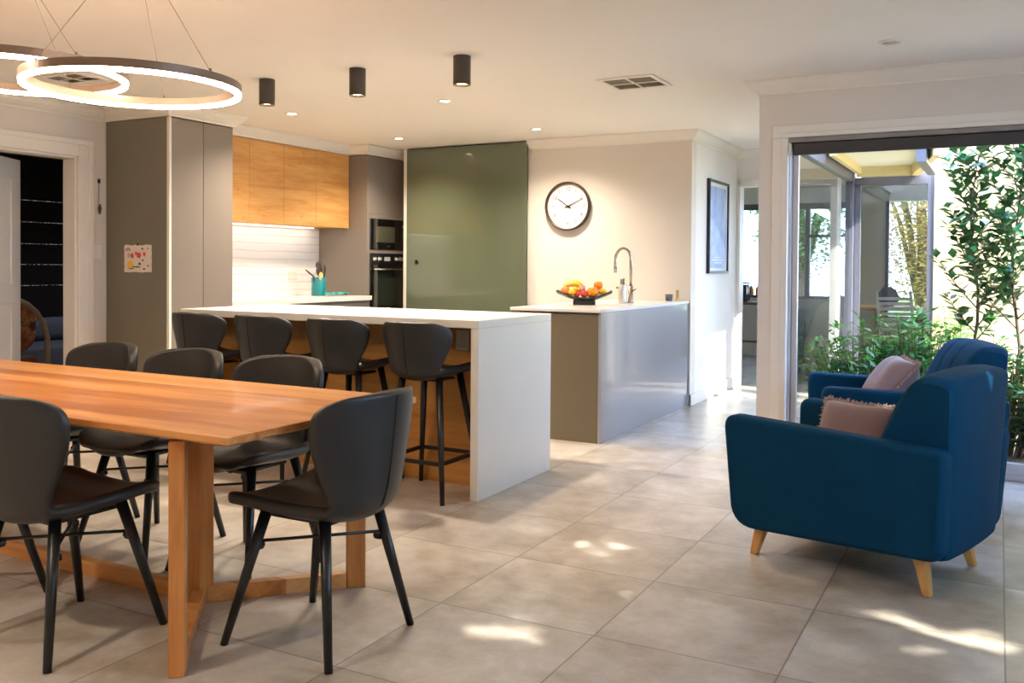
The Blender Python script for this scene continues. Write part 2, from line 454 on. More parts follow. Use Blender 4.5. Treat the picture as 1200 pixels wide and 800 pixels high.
# sliding door
sd = MB(); sd.box(WX0, WX1, YW+.03, YW+.13, 0, .035).box(WX0, WX0+.018, YW+.02, YW+.14, 0, WZ).box(WX0, WX1, YW+.03, YW+.13, WZ-.03, WZ)
sdo = struct(sd.build('door_2', M['aluw'], bevel=.003))
def sash(x0, x1, y, par):
    f = MB(); f.box(x0, x0+.035, y-.018, y+.018, .035, WZ-.03).box(x1-.05, x1, y-.018, y+.018, .035, WZ-.03).box(x0+.035, x1-.05, y-.018, y+.018, .035, .10).box(x0+.035, x1-.05, y-.018, y+.018, WZ-.08, WZ-.03)
    o = f.build('sash', M['aluw'], par, bevel=.003)
    MB().box(x0+.035, x1-.05, y-.003, y+.003, .10, WZ-.08).build('pane', M['glass'], o)
sash(WX0+.02, .22, YW+.055, sdo); sash(.18, WX1-.01, YW+.1, sdo)
# roller blind in the head of the opening
rb = thing('roller_blind', 'dark roller blind rolled up at the head of the sliding glass door', 'blind', (WX0+.004, YW+.012, WZ-.11))
MB().box(0, WX1-WX0-.01, -.03, .012, .078, .108).build('pelmet', M['blindtop'], rb, bevel=.003)
MB().box(.02, WX1-WX0-.02, -.024, .010, .0, .077).build('fabric_roll', M['blind'], rb, bevel=.012)
MB().box(0, .012, -.03, .012, -.004, .077).build('bracket', M['plastic'], rb)
MB().cyl((.006, -.012, -.004), (.006, -.012, -.33), .003, n=6).build('chain', M['aluw'], rb)

# hall glazing onto the courtyard, back glazing, cream wall, soffit
YP = 9.1
hg = MB(); hg.box(XG-.03, XG+.03, YW+.16, YP, 0, .06).box(XG-.03, XG+.03, YW+.16, YP, 2.02, 2.14).box(XG-.035, XG+.035, YP-.11, YP+.04, 0, 2.14).box(XG-.03, XG+.03, YW+.16, YW+.22, 0, 2.02)
hgo = struct(hg.build('window_1', M['alug'], bevel=.003))
MB().box(XG-.004, XG+.004, YW+.22, YP-.11, .06, 2.02).build('pane', M['glass2'], hgo)
# white sliding stile seen through the hall glass
struct(MB().box(XG-.1, XG-.04, 8.55, 8.78, 0, 2.05).build('trim_8', M['trimw'], bevel=.003))
struct(MB().box(XG-.06, XG+.06, YW+.16, YE, 2.14, CH).build('wall_hall_head', M['white']))
BX0, BX1 = XG+.04, -.53
bg = MB(); bg.box(BX0, BX0+.05, YP-.04, YP+.04, 0, 2.0).box(BX1-.055, BX1, YP-.04, YP+.04, 0, 2.15).box(BX0, BX1-.055, YP-.04, YP+.04, 0, .08).box(BX0, BX1-.055, YP-.04, YP+.04, 1.985, 2.06)
bg.prism([(-.74, 2.06), (BX1, 2.06), (BX1, 2.21), (-.60, 2.14)], YP-.04, YP+.04, 'y')
bgo = struct(bg.build('window_2', M['alug']))
MB().box(BX0+.05, BX1-.055, YP-.004, YP+.004, .08, 1.985).build('pane', M['glassdim'], bgo)
struct(MB().box(BX1, 3.2, YP-.05, YP+.1, 0, 4.2).build('wall_courtyard', M['cream']))
# soffit with clipped corner, fascia and rafter
sp = MB(); poly = [(XG+.06, 7.45), (-.42, 7.45), (-.70, YP-.05), (XG+.06, YP-.05)]
sp.prism(poly, 2.16, 2.19, 'z')
struct(sp.build('ceiling_eave', M['soffit']))
tr = MB()
tr.box(XG+.06, -.70, YP-.09, YP-.05, 2.065, 2.158)
d = Vector((.4, YP-.05-6.9)).normalized()
tr.prism([(-.70, YP-.05), (-.72, YP-.09), (-.445, 7.45), (-.395, 7.45), (-.66, YP-.05)], 2.06, 2.19, 'z')
tr.box(XG+.06, XG+.10, 7.45, YP-.09, 2.09, 2.158)
struct(tr.build('trim_9', M['trimyel']))
struct(MB().prism([(-.57, 7.5), (-.50, 7.5), (-.49, 8.6), (-.56, 8.6)], 2.02, 2.155, 'z').build('trim_10', M['alug']))

# room beyond the hall
w = MB(); BY = 12.6
w.box(-4.2, -3.25, BY, BY+.15, 0, 2.6).box(-3.25, -1.75, BY, BY+.15, 0, .80).box(-3.25, -.55, BY, BY+.15, 2.08, 2.6).box(-1.75, -1.30, BY, BY+.15, 0, 2.08).box(-1.30, -.6, BY, BY+.15, 0, .55).box(-.6, 1.2, BY, BY+.15, 0, 2.6)
w.box(-4.2, -4.05, YE+.13, BY, 0, 2.6).box(-.5, -.35, YP+.1, BY, 0, 2.6).box(-1.30, -1.19, YP+.04, YE, 0, 2.6)
w.box(-4.2, XH-.13, YE+.0, YE+.13, 0, 2.6)
struct(w.build('wall_far_room', M['wall']))
struct(MB().box(-4.2, -.35, YP+.1, BY+.15, 2.6, 2.7).build('ceiling_far_room', M['ceil']))
fwn = MB(); fwn.box(-3.25, -1.75, BY-.03, BY+.05, .80, .84).box(-3.25, -3.21, BY-.03, BY+.05, .84, 2.08).box(-1.79, -1.75, BY-.03, BY+.05, .84, 2.08).box(-2.30, -2.24, BY-.03, BY+.05, .84, 2.08).box(-3.25, -1.75, BY-.03, BY+.05, 2.0, 2.08).box(-2.24, -1.79, BY-.03, BY+.05, 1.62, 1.66)
fo = struct(fwn.build('window_3', M['alug']))
MB().box(-3.21, -1.79, BY, BY+.006, .84, 2.0).build('pane', M['glass'], fo)
fwn = MB(); fwn.box(-1.30, -.6, BY-.03, BY+.05, .55, .60).box(-1.30, -1.26, BY-.03, BY+.05, .6, 2.08).box(-.64, -.6, BY-.03, BY+.05, .6, 2.08)
fo = struct(fwn.build('window_5', M['alug']))
MB().box(-1.26, -.64, BY, BY+.006, .6, 2.08).build('pane', M['glass'], fo)
# verandah roof outside the far window: sloping white rafter and beam
w = MB()
w.prism([(-3.6, 1.55), (-3.6, 1.72), (-2.2, 2.62), (-2.2, 2.45)], 13.6, 13.75, 'y')
w.prism([(-2.9, 2.30), (-2.9, 2.42), (-1.5, 1.62), (-1.5, 1.50)], 14.2, 14.35, 'y')
struct(w.build('trim_11', M['soffit']))
# dim room behind the left doorway
w = MB(); w.box(-9.0, -8.85, 3.2, 8.2, 0, 2.5).box(-9.0, XL-.13, 8.1, 8.2, 0, 2.5).box(-9.0, XL-.13, 3.1, 3.2, 0, 2.5).box(-9.0, XL-.13, 3.1, 8.2, 2.5, 2.6)
struct(w.build('wall_side_room', M['wall']))
# ground outside
struct(MB().box(-1.2, 30, YW+.16, YP-.05, -.30, -.02).build('ground_courtyard', M['bounce_ground']))  # pale ground put in to bounce sunlight up into the hall
struct(MB().box(XR+.15, 30, -25, YW+.16, -.30, -.03).build('ground_garden', simple('bounce_paving', '#a9a8a6', .8, var=.1)))  # pale paving put in for cool light bounce through the right window
struct(MB().box(-12, 12, 13.2, 40, -.30, -.03).build('ground_back_garden', M['lawn']))
# ------------------------------------------------------------------ kitchen joinery
# tall pantry
pt = thing('pantry_cabinet', 'tall grey-brown pantry cabinet beside the left doorway', 'cabinet', (-5.835, 5.1, 0))
MB().box(-.35, .334, -.32, -.30, 0, 2.31).build('end_panel', M['taupe_dk'], pt, bevel=.002)
MB().box(-.35, .33, -.299, .32, .1, 2.308).box(-.35, .28, -.299, .32, 0, .1).build('carcass', M['taupe'], pt)
for y0, y1 in ((-.297, .009), (.013, .318)):
    d_ = MB().box(.331, .354, y0, y1, .1, 2.306).build('door', M['taupe'], pt, bevel=.002)
MB().box(.330, .356, -.3215, -.3, 0, 2.31).build('edge_strip', M['trimw'], pt)
# low bench between pantry and oven tower
lb = thing('base_cabinet', 'low taupe cabinet under the splashback bench', 'cabinet', (-5.85, 6.365, 0))
MB().box(-.335, .30, -.94, .94, .1, .86).box(-.335, .24, -.94, .94, 0, .1).build('carcass', M['taupe'], lb)
for k in range(3):
    y0 = -.938+.626*k
    MB().box(.301, .322, y0, y0+.622, .1, .835).build('door', M['taupe'], lb, bevel=.002)
tag(MB().box(XL+.012, -5.50, 5.425, 7.305, .862, .905).build('bench_top', M['stone'], bevel=.003), 'pale stone bench top below the white splashback', 'benchtop')
struct(MB().box(XL+.001, XL+.011, 5.425, 7.305, .905, 1.576).build('trim_12', M['splash']))
# oak wall cupboards
oc = thing('wall_cupboard', 'oak wall cupboards above the lit white splashback', 'cupboard', (-5.99, 6.36, 1.577))
MB().box(-.198, .176, -.935, .942, .004, .73).build('carcass', M['oak'], oc)
for y0, y1 in ((-.935, -.44), (-.437, -.003), (0, .446), (.449, .942)):
    MB().box(.1765, .197, y0, y1, 0, .731).build('door', M['oak'], oc, bevel=.0015)
MB().box(-.15, -.135, -.8, .8, -.004, .004).build('light_strip', M['strip'], oc)
# oven tower
ot = thing('oven_tower', 'tall taupe oven tower between the bench and the green glass door', 'cabinet', (-5.88, 7.64, 0))
MB().box(-.305, .309, -.331, -.312, 0, 2.308).build('side_panel', M['taupe'], ot, bevel=.002)
w = MB(); w.box(-.305, .284, -.311, .33, .1, .72).box(-.305, .284, -.311, .33, 1.70, 2.306).box(-.305, .284, -.311, .33, 1.335, 1.362).box(-.305, -.28, -.311, .33, .72, 1.70).box(-.28, .284, -.311, -.295, .72, 1.70).box(-.28, .284, .315, .33, .72, 1.70).box(-.28, .284, -.295, .315, 1.355, 1.362)
w.build('carcass', M['taupe'], ot)
MB().box(.285, .309, -.311, .33, 1.725, 2.306).build('door', M['taupe'], ot, bevel=.002)
MB().box(.285, .309, -.311, .33, .1, .74).build('drawer', M['taupe'], ot, bevel=.002)
w = MB(); w.box(.285, .309, -.311, -.285, .742, 1.722).box(.285, .309, .318, .33, .742, 1.722).box(.285, .309, -.285, .318, 1.68, 1.722).box(.285, .309, -.285, .318, 1.33, 1.366)
w.build('face_frame', M['taupe'], ot)
mw = thing('microwave', 'built-in black microwave above the oven', 'microwave', (-5.88, 7.64, 1.367))
MB().box(-.2, .296, -.283, .316, .002, .312).build('body', M['black_gloss'], mw)
MB().box(.296, .318, -.283, .316, .0, .313).build('fascia', M['black_gloss'], mw, bevel=.004)
MB().box(.318, .3205, -.195, .125, .075, .235).build('window', M['mw_glass'], mw)
MB().box(.318, .3205, .215, .225, .03, .28).build('control_panel', M['blackmetal'], mw)
MB().cyl((.318, .262, .245), (.333, .262, .245), .016, n=16).build('dial', M['chrome'], mw)
MB().box(.318, .3195, -.01, .055, .03, .042).build('badge', M['chrome'], mw)
ov = thing('oven', 'black built-in oven with round knobs under the microwave', 'oven', (-5.88, 7.64, .742))
MB().box(-.22, .29, -.284, .317, .002, .586).build('body', M['blackmetal'], ov)
MB().box(.291, .315, -.284, .317, .475, .587).build('control_panel', M['blackmetal'], ov, bevel=.003)
for y in (-.215, -.135, .155, .235):
    MB().lathe([(0, .0), (.026, 0), (.026, .006), (.018, .008), (.016, .03), (0, .03)], 16, (.315, y, .53), Matrix.Rotation(PI/2, 3, 'Y')).build('knob', M['chrome'], ov, smooth=True)
MB().box(.315, .317, -.045, .055, .51, .55).build('display', M['aluw'], ov)
dr = MB().box(.291, .318, -.284, .317, .0, .472).build('door', M['black_gloss'], ov, bevel=.003)
MB().box(.318, .3195, -.225, .255, .055, .385).build('window', M['oven_glass'], dr)
w = MB().tube([(.318, -.245, .425), (.35, -.245, .425), (.35, .278, .425), (.318, .278, .425)], .010, 10)
w.build('handle', M['steel'], dr, smooth=True)
MB().box(.318, .3195, -.02, .06, .02, .032).build('badge', M['chrome'], dr)
# green glass sliding door
gd = thing('glass_sliding_door', 'tall olive green glass panel left of the clock wall', 'door', (-4.65, YK-.045, 0))
MB().box(-.688, .688, -.006, .006, .01, 2.385).build('glass_panel', M['green'], gd, bevel=.001)
MB().lathe([(0, 0), (.024, 0), (.024, .003), (.019, .004), (.017, .0015), (0, .0015)], 24, (-.565, -.0065, 1.242), Matrix.Rotation(PI/2, 3, 'X')).build('finger_pull', M['blackmetal'], gd, smooth=True)

# island bench with waterfall ends
ib = thing('island_bench', 'island bench with pale stone top and waterfall ends, stools tucked under it', 'island', (-3.415, 4.43, 0))
IX, IY = 1.074, .427
MB().box(-IX, IX, -IY, IY, .888, .93).build('benchtop', M['stone'], ib, bevel=.003)
for s in (-1, 1):
    MB().box(s*IX-(.045 if s > 0 else 0), s*IX+(0 if s > 0 else .028), -IY, IY, 0, .8875).build('waterfall_panel', M['stone'], ib, bevel=.002)
MB().box(-IX+.046, IX-.046, -.152, -.134, .0, .887).build('back_panel', M['oak_x'], ib)
MB().box(-IX+.046, IX-.046, -.133, .39, .1, .887).box(-IX+.046, IX-.046, -.133, .34, 0, .1).build('carcass', M['taupe'], ib)
for k in range(4):
    x0 = -IX+.048+k*.514
    MB().box(x0, x0+.508, .391, .412, .1, .86).build('door', M['taupe'], ib, bevel=.002)
po = thing('power_outlet', 'white power outlet on the oak back of the island, behind the end stool', 'outlet', (-2.60, 4.277, .80))
MB().box(-.04, .04, -.010, 0, -.055, .055).build('plate', M['plastic'], po, bevel=.004)
for x in (-.025, .010): MB().box(x, x+.015, -.013, -.0101, .01, .035).build('switch', M['plastic'], po)

# sink peninsula
sb = thing('sink_cabinet', 'sink bench with satin grey end panel, standing against the clock wall', 'cabinet', (-2.74, 6.72, 0))
MB().box(-.33, .333, -.972, .985, .0, .885).build('carcass', M['taupe_dk'], sb)
MB().box(.335, .353, -.992, .97, .0, .893).build('end_panel', M['bronze'], sb, bevel=.002)
MB().box(-.335, .334, -.992, -.974, .0, .875).build('front_panel', simple('bronze_brown_laminate', '#645a48', .4, var=.04), sb, bevel=.002)
MB().box(-.345, .356, -1.0, .985, .894, .917).build('benchtop', M['stone'], sb, bevel=.003)

# ------------------------------------------------------------------ clock, picture, switches, small wall things
ck = thing('wall_clock', 'round white wall clock with brown rim on the cream wall', 'clock', (-3.546, YK-.001, 1.769))
RX = Matrix.Rotation(PI/2, 3, 'X')
MB().lathe([(.218, 0), (.226, .0), (.228, .04), (.224, .05), (.216, .05), (.211, .044), (.209, .018), (.209, 0)], 64, (0, 0, 0), RX).build('rim', M['clockrim'], ck, smooth=True)
MB().lathe([(0, .016), (.210, .016), (.210, .004), (0, .004)], 64, (0, 0, 0), RX).build('face', M['clockface'], ck)
tk = MB()
for k in range(60):
    a = 2*PI*k/60; r0 = .196 if k % 5 else .192
    tk.box(-.0011, .0011, -.0175, -.0165, r0, .202, Matrix.Rotation(a, 4, 'Y'))
tk.build('minute_track', M['ink'], ck)
def text_mesh(txt, size, loc, mb):
    cu = bpy.data.curves.new('t', 'FONT'); cu.body = txt; cu.size = size; cu.align_x = 'CENTER'; cu.align_y = 'CENTER'; cu.resolution_u = 3
    o = bpy.data.objects.new('t', cu); COL.objects.link(o)
    dg = bpy.context.evaluated_depsgraph_get(); me = bpy.data.meshes.new_from_object(o.evaluated_get(dg))
    for p in me.polygons:
        mb._f([mb.b.verts.new((me.vertices[i].co.x+loc[0], loc[1], me.vertices[i].co.y+loc[2])) for i in p.vertices])
    bpy.data.objects.remove(o); bpy.data.curves.remove(cu); bpy.data.meshes.remove(me)
for k in range(1, 13):
    nm = MB()
    a = 2*PI*k/12
    text_mesh(str(k), .052, (.158*math.sin(a), -.0172, .158*math.cos(a)), nm)
    nm.build('numeral', M['ink'], ck, recalc=False)
def hand(name, ang, r, w_, y):
    MB().prism([(-w_, -.035), (w_, -.035), (w_*.55, r), (-w_*.55, r)], y, y-.002, 'y', lambda p: tuple(Matrix.Rotation(ang, 3, 'Y') @ Vector(p))).build(name, M['hand'], ck)
hand('hour_hand', 2*PI*(10+11/60)/12, .125, .006, -.021); hand('minute_hand', 2*PI*11/60, .165, .005, -.025)
MB().lathe([(0, .03), (.008, .03), (.008, .016), (0, .016)], 16, (0, 0, 0), RX).build('hub', M['hand'], ck)

pf = thing('framed_poster', 'black framed misty blue poster on the white hall wall', 'picture', (XH+.002, 8.51, 1.59))
w = MB(); w.box(0, .03, -.335, -.312, -.435, .435).box(0, .03, .312, .335, -.435, .435).box(0, .03, -.312, .312, -.435, -.412).box(0, .03, -.312, .312, .412, .435)
w.build('frame', M['blackmetal'], pf, bevel=.002)
MB().box(.001, .014, -.312, .312, -.412, .412).build('mount', M['white'], pf)
pr = MB().box(.0145, .016, -.275, .275, -.385, .375).build('print', M['poster'], pf)
w = MB()
for z, hw in ((-.285, .10), (-.31, .2), (-.335, .13)):
    w.box(.0162, .0166, -hw, hw, z-.005, z+.005)
w.build('caption_lines', M['white'], pf)

kd = thing('childs_drawing', "child's painted drawing on white paper stuck to the pantry side", 'drawing', (-5.82, 4.7795, 1.246))
pap = MB(); N = 10
def pedge(i): return .152+.003*math.sin(i*2.3)
pts = [(-pedge(i), -.104+.208*i/N) for i in range(N+1)] + [(-.152+.304*i/N, .104+.004*math.sin(i*1.7)) for i in range(1, N)] + [(pedge(i+3), .104-.208*i/N) for i in range(N+1)] + [(.152-.304*i/N, -.104+.002*math.sin(i*1.3)) for i in range(1, N)]
pap.mi = 0; pap.prism(pts, 0, -.002, 'y')
def splot(mi, cx, cz, rx, rz, ph):
    pap.mi = mi; n = 14
    pap.prism([(cx+rx*math.cos(2*PI*i/n)*(1+.25*math.sin(3*i+ph)), cz+rz*math.sin(2*PI*i/n)*(1+.25*math.cos(2*i+ph))) for i in range(n)], -.002, -.0028, 'y')
splot(1, -.085, -.045, .035, .026, .3); splot(2, -.062, .022, .016, .022, 1); splot(2, .012, .026, .024, .022, 2); splot(2, .072, .034, .014, .016, 3); splot(2, -.02, .04, .012, .015, 0)
splot(3, -.02, -.064, .05, .006, 1); splot(3, -.075, -.078, .03, .005, .6)
for x, z, r in ((.05, .075, .010), (.055, -.012, .009), (.02, -.04, .013), (.115, -.055, .008), (.07, -.08, .010), (.11, .076, .006)): splot(4, x, z, r, r*.75, x*40)
splot(5, -.11, .07, .03, .014, .3); splot(6, -.1, .025, .018, .02, .9)
paints = [simple('paper', '#e6d9cd', .8), simple('yellow_paint', '#efc313', .5), simple('red_paint', '#e0452f', .5), simple('green_paint', '#5c6b3a', .5), simple('black_paint', '#221d1c', .5), simple('mauve_paint', '#b79b98', .6), simple('grey_green_paint', '#bdb79c', .6)]
pap.build('paper', paints, kd)
MB().cyl((0, -.002, .108), (0, -.008, .108), .008, n=14).build('magnet', M['blackmetal'], kd)

sw = thing('light_switch', 'white light switch plate by the left doorway', 'switch', (XL+.001, 4.70, 1.30))
MB().box(0, .010, -.038, .038, -.058, .058).build('plate', M['plastic'], sw, bevel=.003)
MB().box(.0101, .013, -.012, .012, .0, .03).build('rocker', M['plastic'], sw)
wc = thing('hanging_ornament', 'thin string ornament with small beads hanging by the left doorway', 'ornament', (XL+.004, 4.712, 1.58))
MB().cyl((.004, 0, .02), (.004, 0, .28), .0016, n=6).build('string', M['utensil'], wc)
MB().box(0, .012, -.008, .008, .25, .282).build('hook', M['utensil'], wc)
bd = MB()
for z, r in ((.075, .011), (.055, .016), (.036, .013), (.018, .009)): bd.blob((.016, 0, z), (r*.8, r, r), 8, 6)
bd.build('beads', simple('dark_beads', '#3c3a30', .3), wc, smooth=True)
bo = thing('power_outlet', 'white power outlet on the tiled splashback', 'outlet', (XL+.0115, 6.91, 1.10))
MB().box(0, .008, -.06, .06, -.04, .04).build('plate', M['plastic'], bo, bevel=.003)
for y in (-.04, .02): MB().box(.0081, .011, y, y+.02, .005, .025).build('switch', M['plastic'], bo)

# ------------------------------------------------------------------ bench-top things
uc = thing('utensil_crock', 'teal utensil crock on the bench by the oven tower', 'crock', (-5.90, 6.97, .905))
MB().lathe([(0, 0), (.066, 0), (.07, .006), (.07, .178), (.066, .18), (.063, .176), (.063, .012), (0, .012)], 28).build('body', M['teal'], uc, smooth=True)
def utensil(name, label, cat, pts, r, head=None, mat='utensil'):
    t = thing(name, label, cat, uc.location, 0, 'utensils in the teal crock')
    MB().tube(pts, r, 8).build('handle', M[mat], t, smooth=True)
    if head:
        c, rr = head; MB().blob(c, rr, 12, 8).build('head', M[mat], t, smooth=True)
utensil('ladle', 'dark ladle standing upright at the back of the teal crock', 'ladle', [(0, .01, .014), (-.012, .012, .28)], .006, ((-.014, .012, .30), (.022, .034, .036)))
utensil('spatula', 'wide dark spatula in the middle of the teal crock', 'spatula', [(.01, -.02, .014), (.02, -.018, .22)], .006, ((.022, -.014, .245), (.012, .05, .055)))
utensil('wooden_spoon', 'pale wooden spoon leaning at the front of the teal crock', 'spoon', [(.035, -.03, .014), (.05, -.03, .16)], .006, ((.053, -.028, .19), (.010, .032, .042)), 'woodlight')
utensil('serving_spoon', 'dark curved spoon at the right of the teal crock', 'spoon', [(0, .03, .014), (.01, .075, .2), (.0, .098, .26), (0, .088, .30)], [.006, .008, .012, .006])
utensil('tongs', 'dark tongs leaning out to the left of the teal crock', 'tongs', [(.0, -.04, .014), (.0, -.075, .19), (0, -.14, .225), (0, -.19, .255)], [.006, .009, .008, .005])
tc = MB(); P = []
for i in range(14):
    row = []
    for j in range(9):
        u, v = i/13-.5, j/8-.5
        row.append((v*.13+.02*math.sin(u*9), u*.30, .018+.014*math.sin(u*17+v*5)*math.cos(v*7)+.012*random.random()))
    P.append(row)
tag(tc.grid(P).build('dish_cloth', M['tealcloth'], solid=.008, sub=1, loc=(-5.77, 7.09, .903)), 'rumpled teal patterned cloth on the bench beside the crock', 'cloth')

# fruit bowl on the sink bench
BZ = .9175; bl = Vector((-2.805, 6.40, BZ))
a0 = math.radians(22)
fb = thing('fruit_bowl', 'long dark curved fruit bowl on the sink bench', 'bowl', bl, a0)
P = []
for i in range(21):
    u = i/20*2-1; row = []
    for j in range(11):
        v = j/10*2-1
        row.append((u*.215, v*.10*(1-.25*u*u), .032+.062*abs(u)**1.9+.022*v*v))
    P.append(row)
MB().grid(P).build('dish', M['bowl'], fb, solid=.008, sub=1)
MB().box(-.085, .085, -.04, .04, 0, .036).build('foot', M['bowl'], fb, bevel=.004)
FM = {'orange': simple('orange_peel', '#e98a12', .45, bump=.3, bscale=90), 'mango': simple('mango_skin', '#dd7c33', .45, var=.3, scale=12), 'lemon': simple('lemon_skin', '#e8b81c', .4, bump=.2, bscale=80), 'banana': simple('banana_skin', '#e5b52a', .5, var=.12, scale=12), 'apple': simple('red_apple', '#c9392a', .3, var=.25, scale=14), 'stem': simple('fruit_stem', '#4a3a1c', .7), 'passion': simple('pink_nectarine', '#c98f7c', .45, var=.2, scale=14)}
def fruit(name, label, cat, mat, p, r, f=None, stem=True, rot=0):
    q = bl + Matrix.Rotation(a0, 3, 'Z') @ Vector(p)
    t = thing(name, label, cat, q, rot)
    MB().blob((0, 0, 0), r, 18, 12, f).build('flesh', FM[mat], t, smooth=True)
    rz = r[2] if hasattr(r, '__len__') else r
    if stem: MB().cyl((0, 0, rz*.86), (.002, 0, rz*1.12), .003, .0025, 6).build('stem', FM['stem'], t)
def dimp(p):
    k = 1-.22*max(0, p.z-.75)/.25
    return Vector((p.x, p.y, p.z*k))
def lem(p): return Vector((p.x*(1+.28*abs(p.x)**5), p.y*(1-.1*abs(p.x)), p.z*(1-.1*abs(p.x))))
fruit('mango', 'orange-red mango at the left end of the fruit bowl', 'mango', 'mango', (-.14, -.035, .104), (.040, .034, .036), None, True)
fruit('orange', 'large orange at the front right of the fruit bowl', 'orange', 'orange', (.065, -.03, .098), .047, dimp, False)
fruit('orange', 'orange on top at the right of the fruit bowl', 'orange', 'orange', (.105, .03, .150), .036, dimp, False)
fruit('lemon', 'yellow-orange lemon at the right end of the fruit bowl', 'lemon', 'lemon', (.142, -.005, .098), (.034, .028, .028), lem, False)
fruit('apple', 'red apple at the front middle of the fruit bowl', 'apple', 'apple', (.0, -.05, .085), .030, dimp)
fruit('apple', 'small red apple left of the middle of the fruit bowl', 'apple', 'apple', (-.055, -.048, .084), .026, dimp)
fruit('nectarine', 'pale pink nectarine in the middle of the fruit bowl', 'nectarine', 'passion', (-.02, .0, .122), .030, dimp)
fruit('lemon', 'small yellow lemon left of the pink nectarine', 'lemon', 'lemon', (-.066, -.02, .115), (.028, .023, .025), lem, False, .6)
fruit('lemon', 'yellow lemon low in front of the mango', 'lemon', 'lemon', (-.098, -.05, .095), (.03, .025, .025), lem, False)
for k, lab in enumerate(('front yellow banana of the bunch at the left of the fruit bowl', 'middle yellow banana of the bunch at the left of the fruit bowl', 'rear yellow banana of the bunch at the left of the fruit bowl')):
    q = bl + Matrix.Rotation(a0, 3, 'Z') @ Vector((-.085, .012+.036*k, .135+.003*k))
    t = thing('banana', lab, 'banana', q, a0, 'bananas in the fruit bowl')
    pts = [(-.075+.15*i/8, .004*k, .022-.030*((i-4)/4)**2+.004*k) for i in range(9)]
    MB().tube(pts, [.006, .013, .0165, .0175, .018, .0175, .0165, .012, .005], 8).build('skin', FM['banana'], t, smooth=True)
    MB().cyl(pts[-1], (pts[-1][0]+.014, pts[-1][1], pts[-1][2]-.006), .005, .0045, 6).build('stem', FM['stem'], t)

# tap, canister, small pots
TX, TY = -2.63, 6.93
tp = thing('kitchen_tap', 'tall brushed steel gooseneck tap on the sink bench', 'tap', (TX, TY, .917))
MB().lathe([(0, 0), (.026, 0), (.026, .012), (.0205, .018), (.0205, .14), (0, .14)], 24).build('base', M['steel'], tp, smooth=True)
pts = [(0, 0, .14), (0, 0, .36)] + [(-.058+.058*math.cos(a), -.02+.02*math.cos(a), .36+.082*math.sin(a)) for a in [PI*i/12 for i in range(1, 13)]] + [(-.117, -.04, .30), (-.118, -.04, .245)]
MB().tube(pts, [.012]*(len(pts)-2)+[.013, .013], 14).build('spout', M['steel'], tp, smooth=True)
MB().cyl((.02, -.01, .10), (.055, -.03, .115), .006, n=10).build('lever', M['steel'], tp, smooth=True)
cn = thing('soap_dispenser', 'pale metal soap dispenser standing left of the tap', 'dispenser', (-2.672, 6.86, .917))
MB().lathe([(0, 0), (.034, 0), (.036, .004), (.036, .145), (.032, .15), (0, .15)], 26).build('bottle', simple('pale_metal', '#cfcabf', .3, .5), cn, smooth=True)
MB().cyl((-.008, 0, .15), (-.008, 0, .195), .012, n=12).cyl((.012, 0, .15), (.012, 0, .2), .009, n=12).box(-.055, -.006, -.006, .006, .118, .13).build('pump', M['steel'], cn)
sg = tag(MB().lathe([(0, 0), (.028, 0), (.034, .058), (.030, .058), (.026, .006), (0, .006)], 20).build('small_pot', simple('slate_pot', '#565c66', .5), smooth=True, loc=(-2.53, 7.60, .917)), 'small slate grey pot at the wall end of the sink bench', 'pot')
br = thing('dish_brush', 'small wooden brush standing beside the slate pot', 'brush', (-2.46, 7.62, .917))
MB().cyl((0, 0, .02), (0, 0, .095), .011, .013, 10).build('handle', simple('tan_wood', '#b08a57', .6), br)
MB().cyl((0, 0, 0), (0, 0, .02), .02, .016, 12).build('bristles', simple('bristle', '#cbb68c', .9), br)

# ------------------------------------------------------------------ ceiling fittings
def lamp(name, typ, loc, energy, col, **k):
    L_ = bpy.data.lights.new(name, typ); L_.energy = energy; L_.color = col
    for a_, v in k.items(): setattr(L_, a_, v)
    o = bpy.data.objects.new(name, L_); COL.objects.link(o); o.location = loc; return o
WARM = (1, .85, .68)
dspots = [(-4.94, 5.51, 'recessed downlight above the pantry side of the kitchen'), (-4.985, 7.02, 'recessed downlight in front of the oven tower'), (-3.55, 5.57, 'recessed downlight behind the three black ceiling cans'), (-3.56, 7.06, 'recessed downlight in front of the clock wall')]
E_DOWN = 135
for x, y, lab in dspots:
    t = thing('downlight', lab, 'downlight', (x, y, CH), 0, 'recessed kitchen downlights')
    MB().lathe([(.036, 0), (.052, 0), (.052, -.005), (.046, -.008), (.036, -.004)], 28).build('bezel', M['white'], t, smooth=True)
    MB().lathe([(0, -.003), (.036, -.003)], 24).build('lens', M['lampglow'], t, recalc=False)
    lamp('downlight_lamp', 'SPOT', (x, y, CH-.02), E_DOWN, WARM, spot_size=math.radians(140), spot_blend=1, shadow_soft_size=.04)
t = thing('ceiling_sensor', 'small white round fitting in the ceiling above the armchairs', 'sensor', (-.525, 5.15, CH))
MB().lathe([(.04, 0), (.058, 0), (.058, -.006), (.048, -.010), (.038, -.004)], 28).build('bezel', M['white'], t, smooth=True)
MB().lathe([(0, -.003), (.04, -.003)], 24).build('lens', simple('unlit_lens', '#c4c0ba', .3), t, recalc=False)
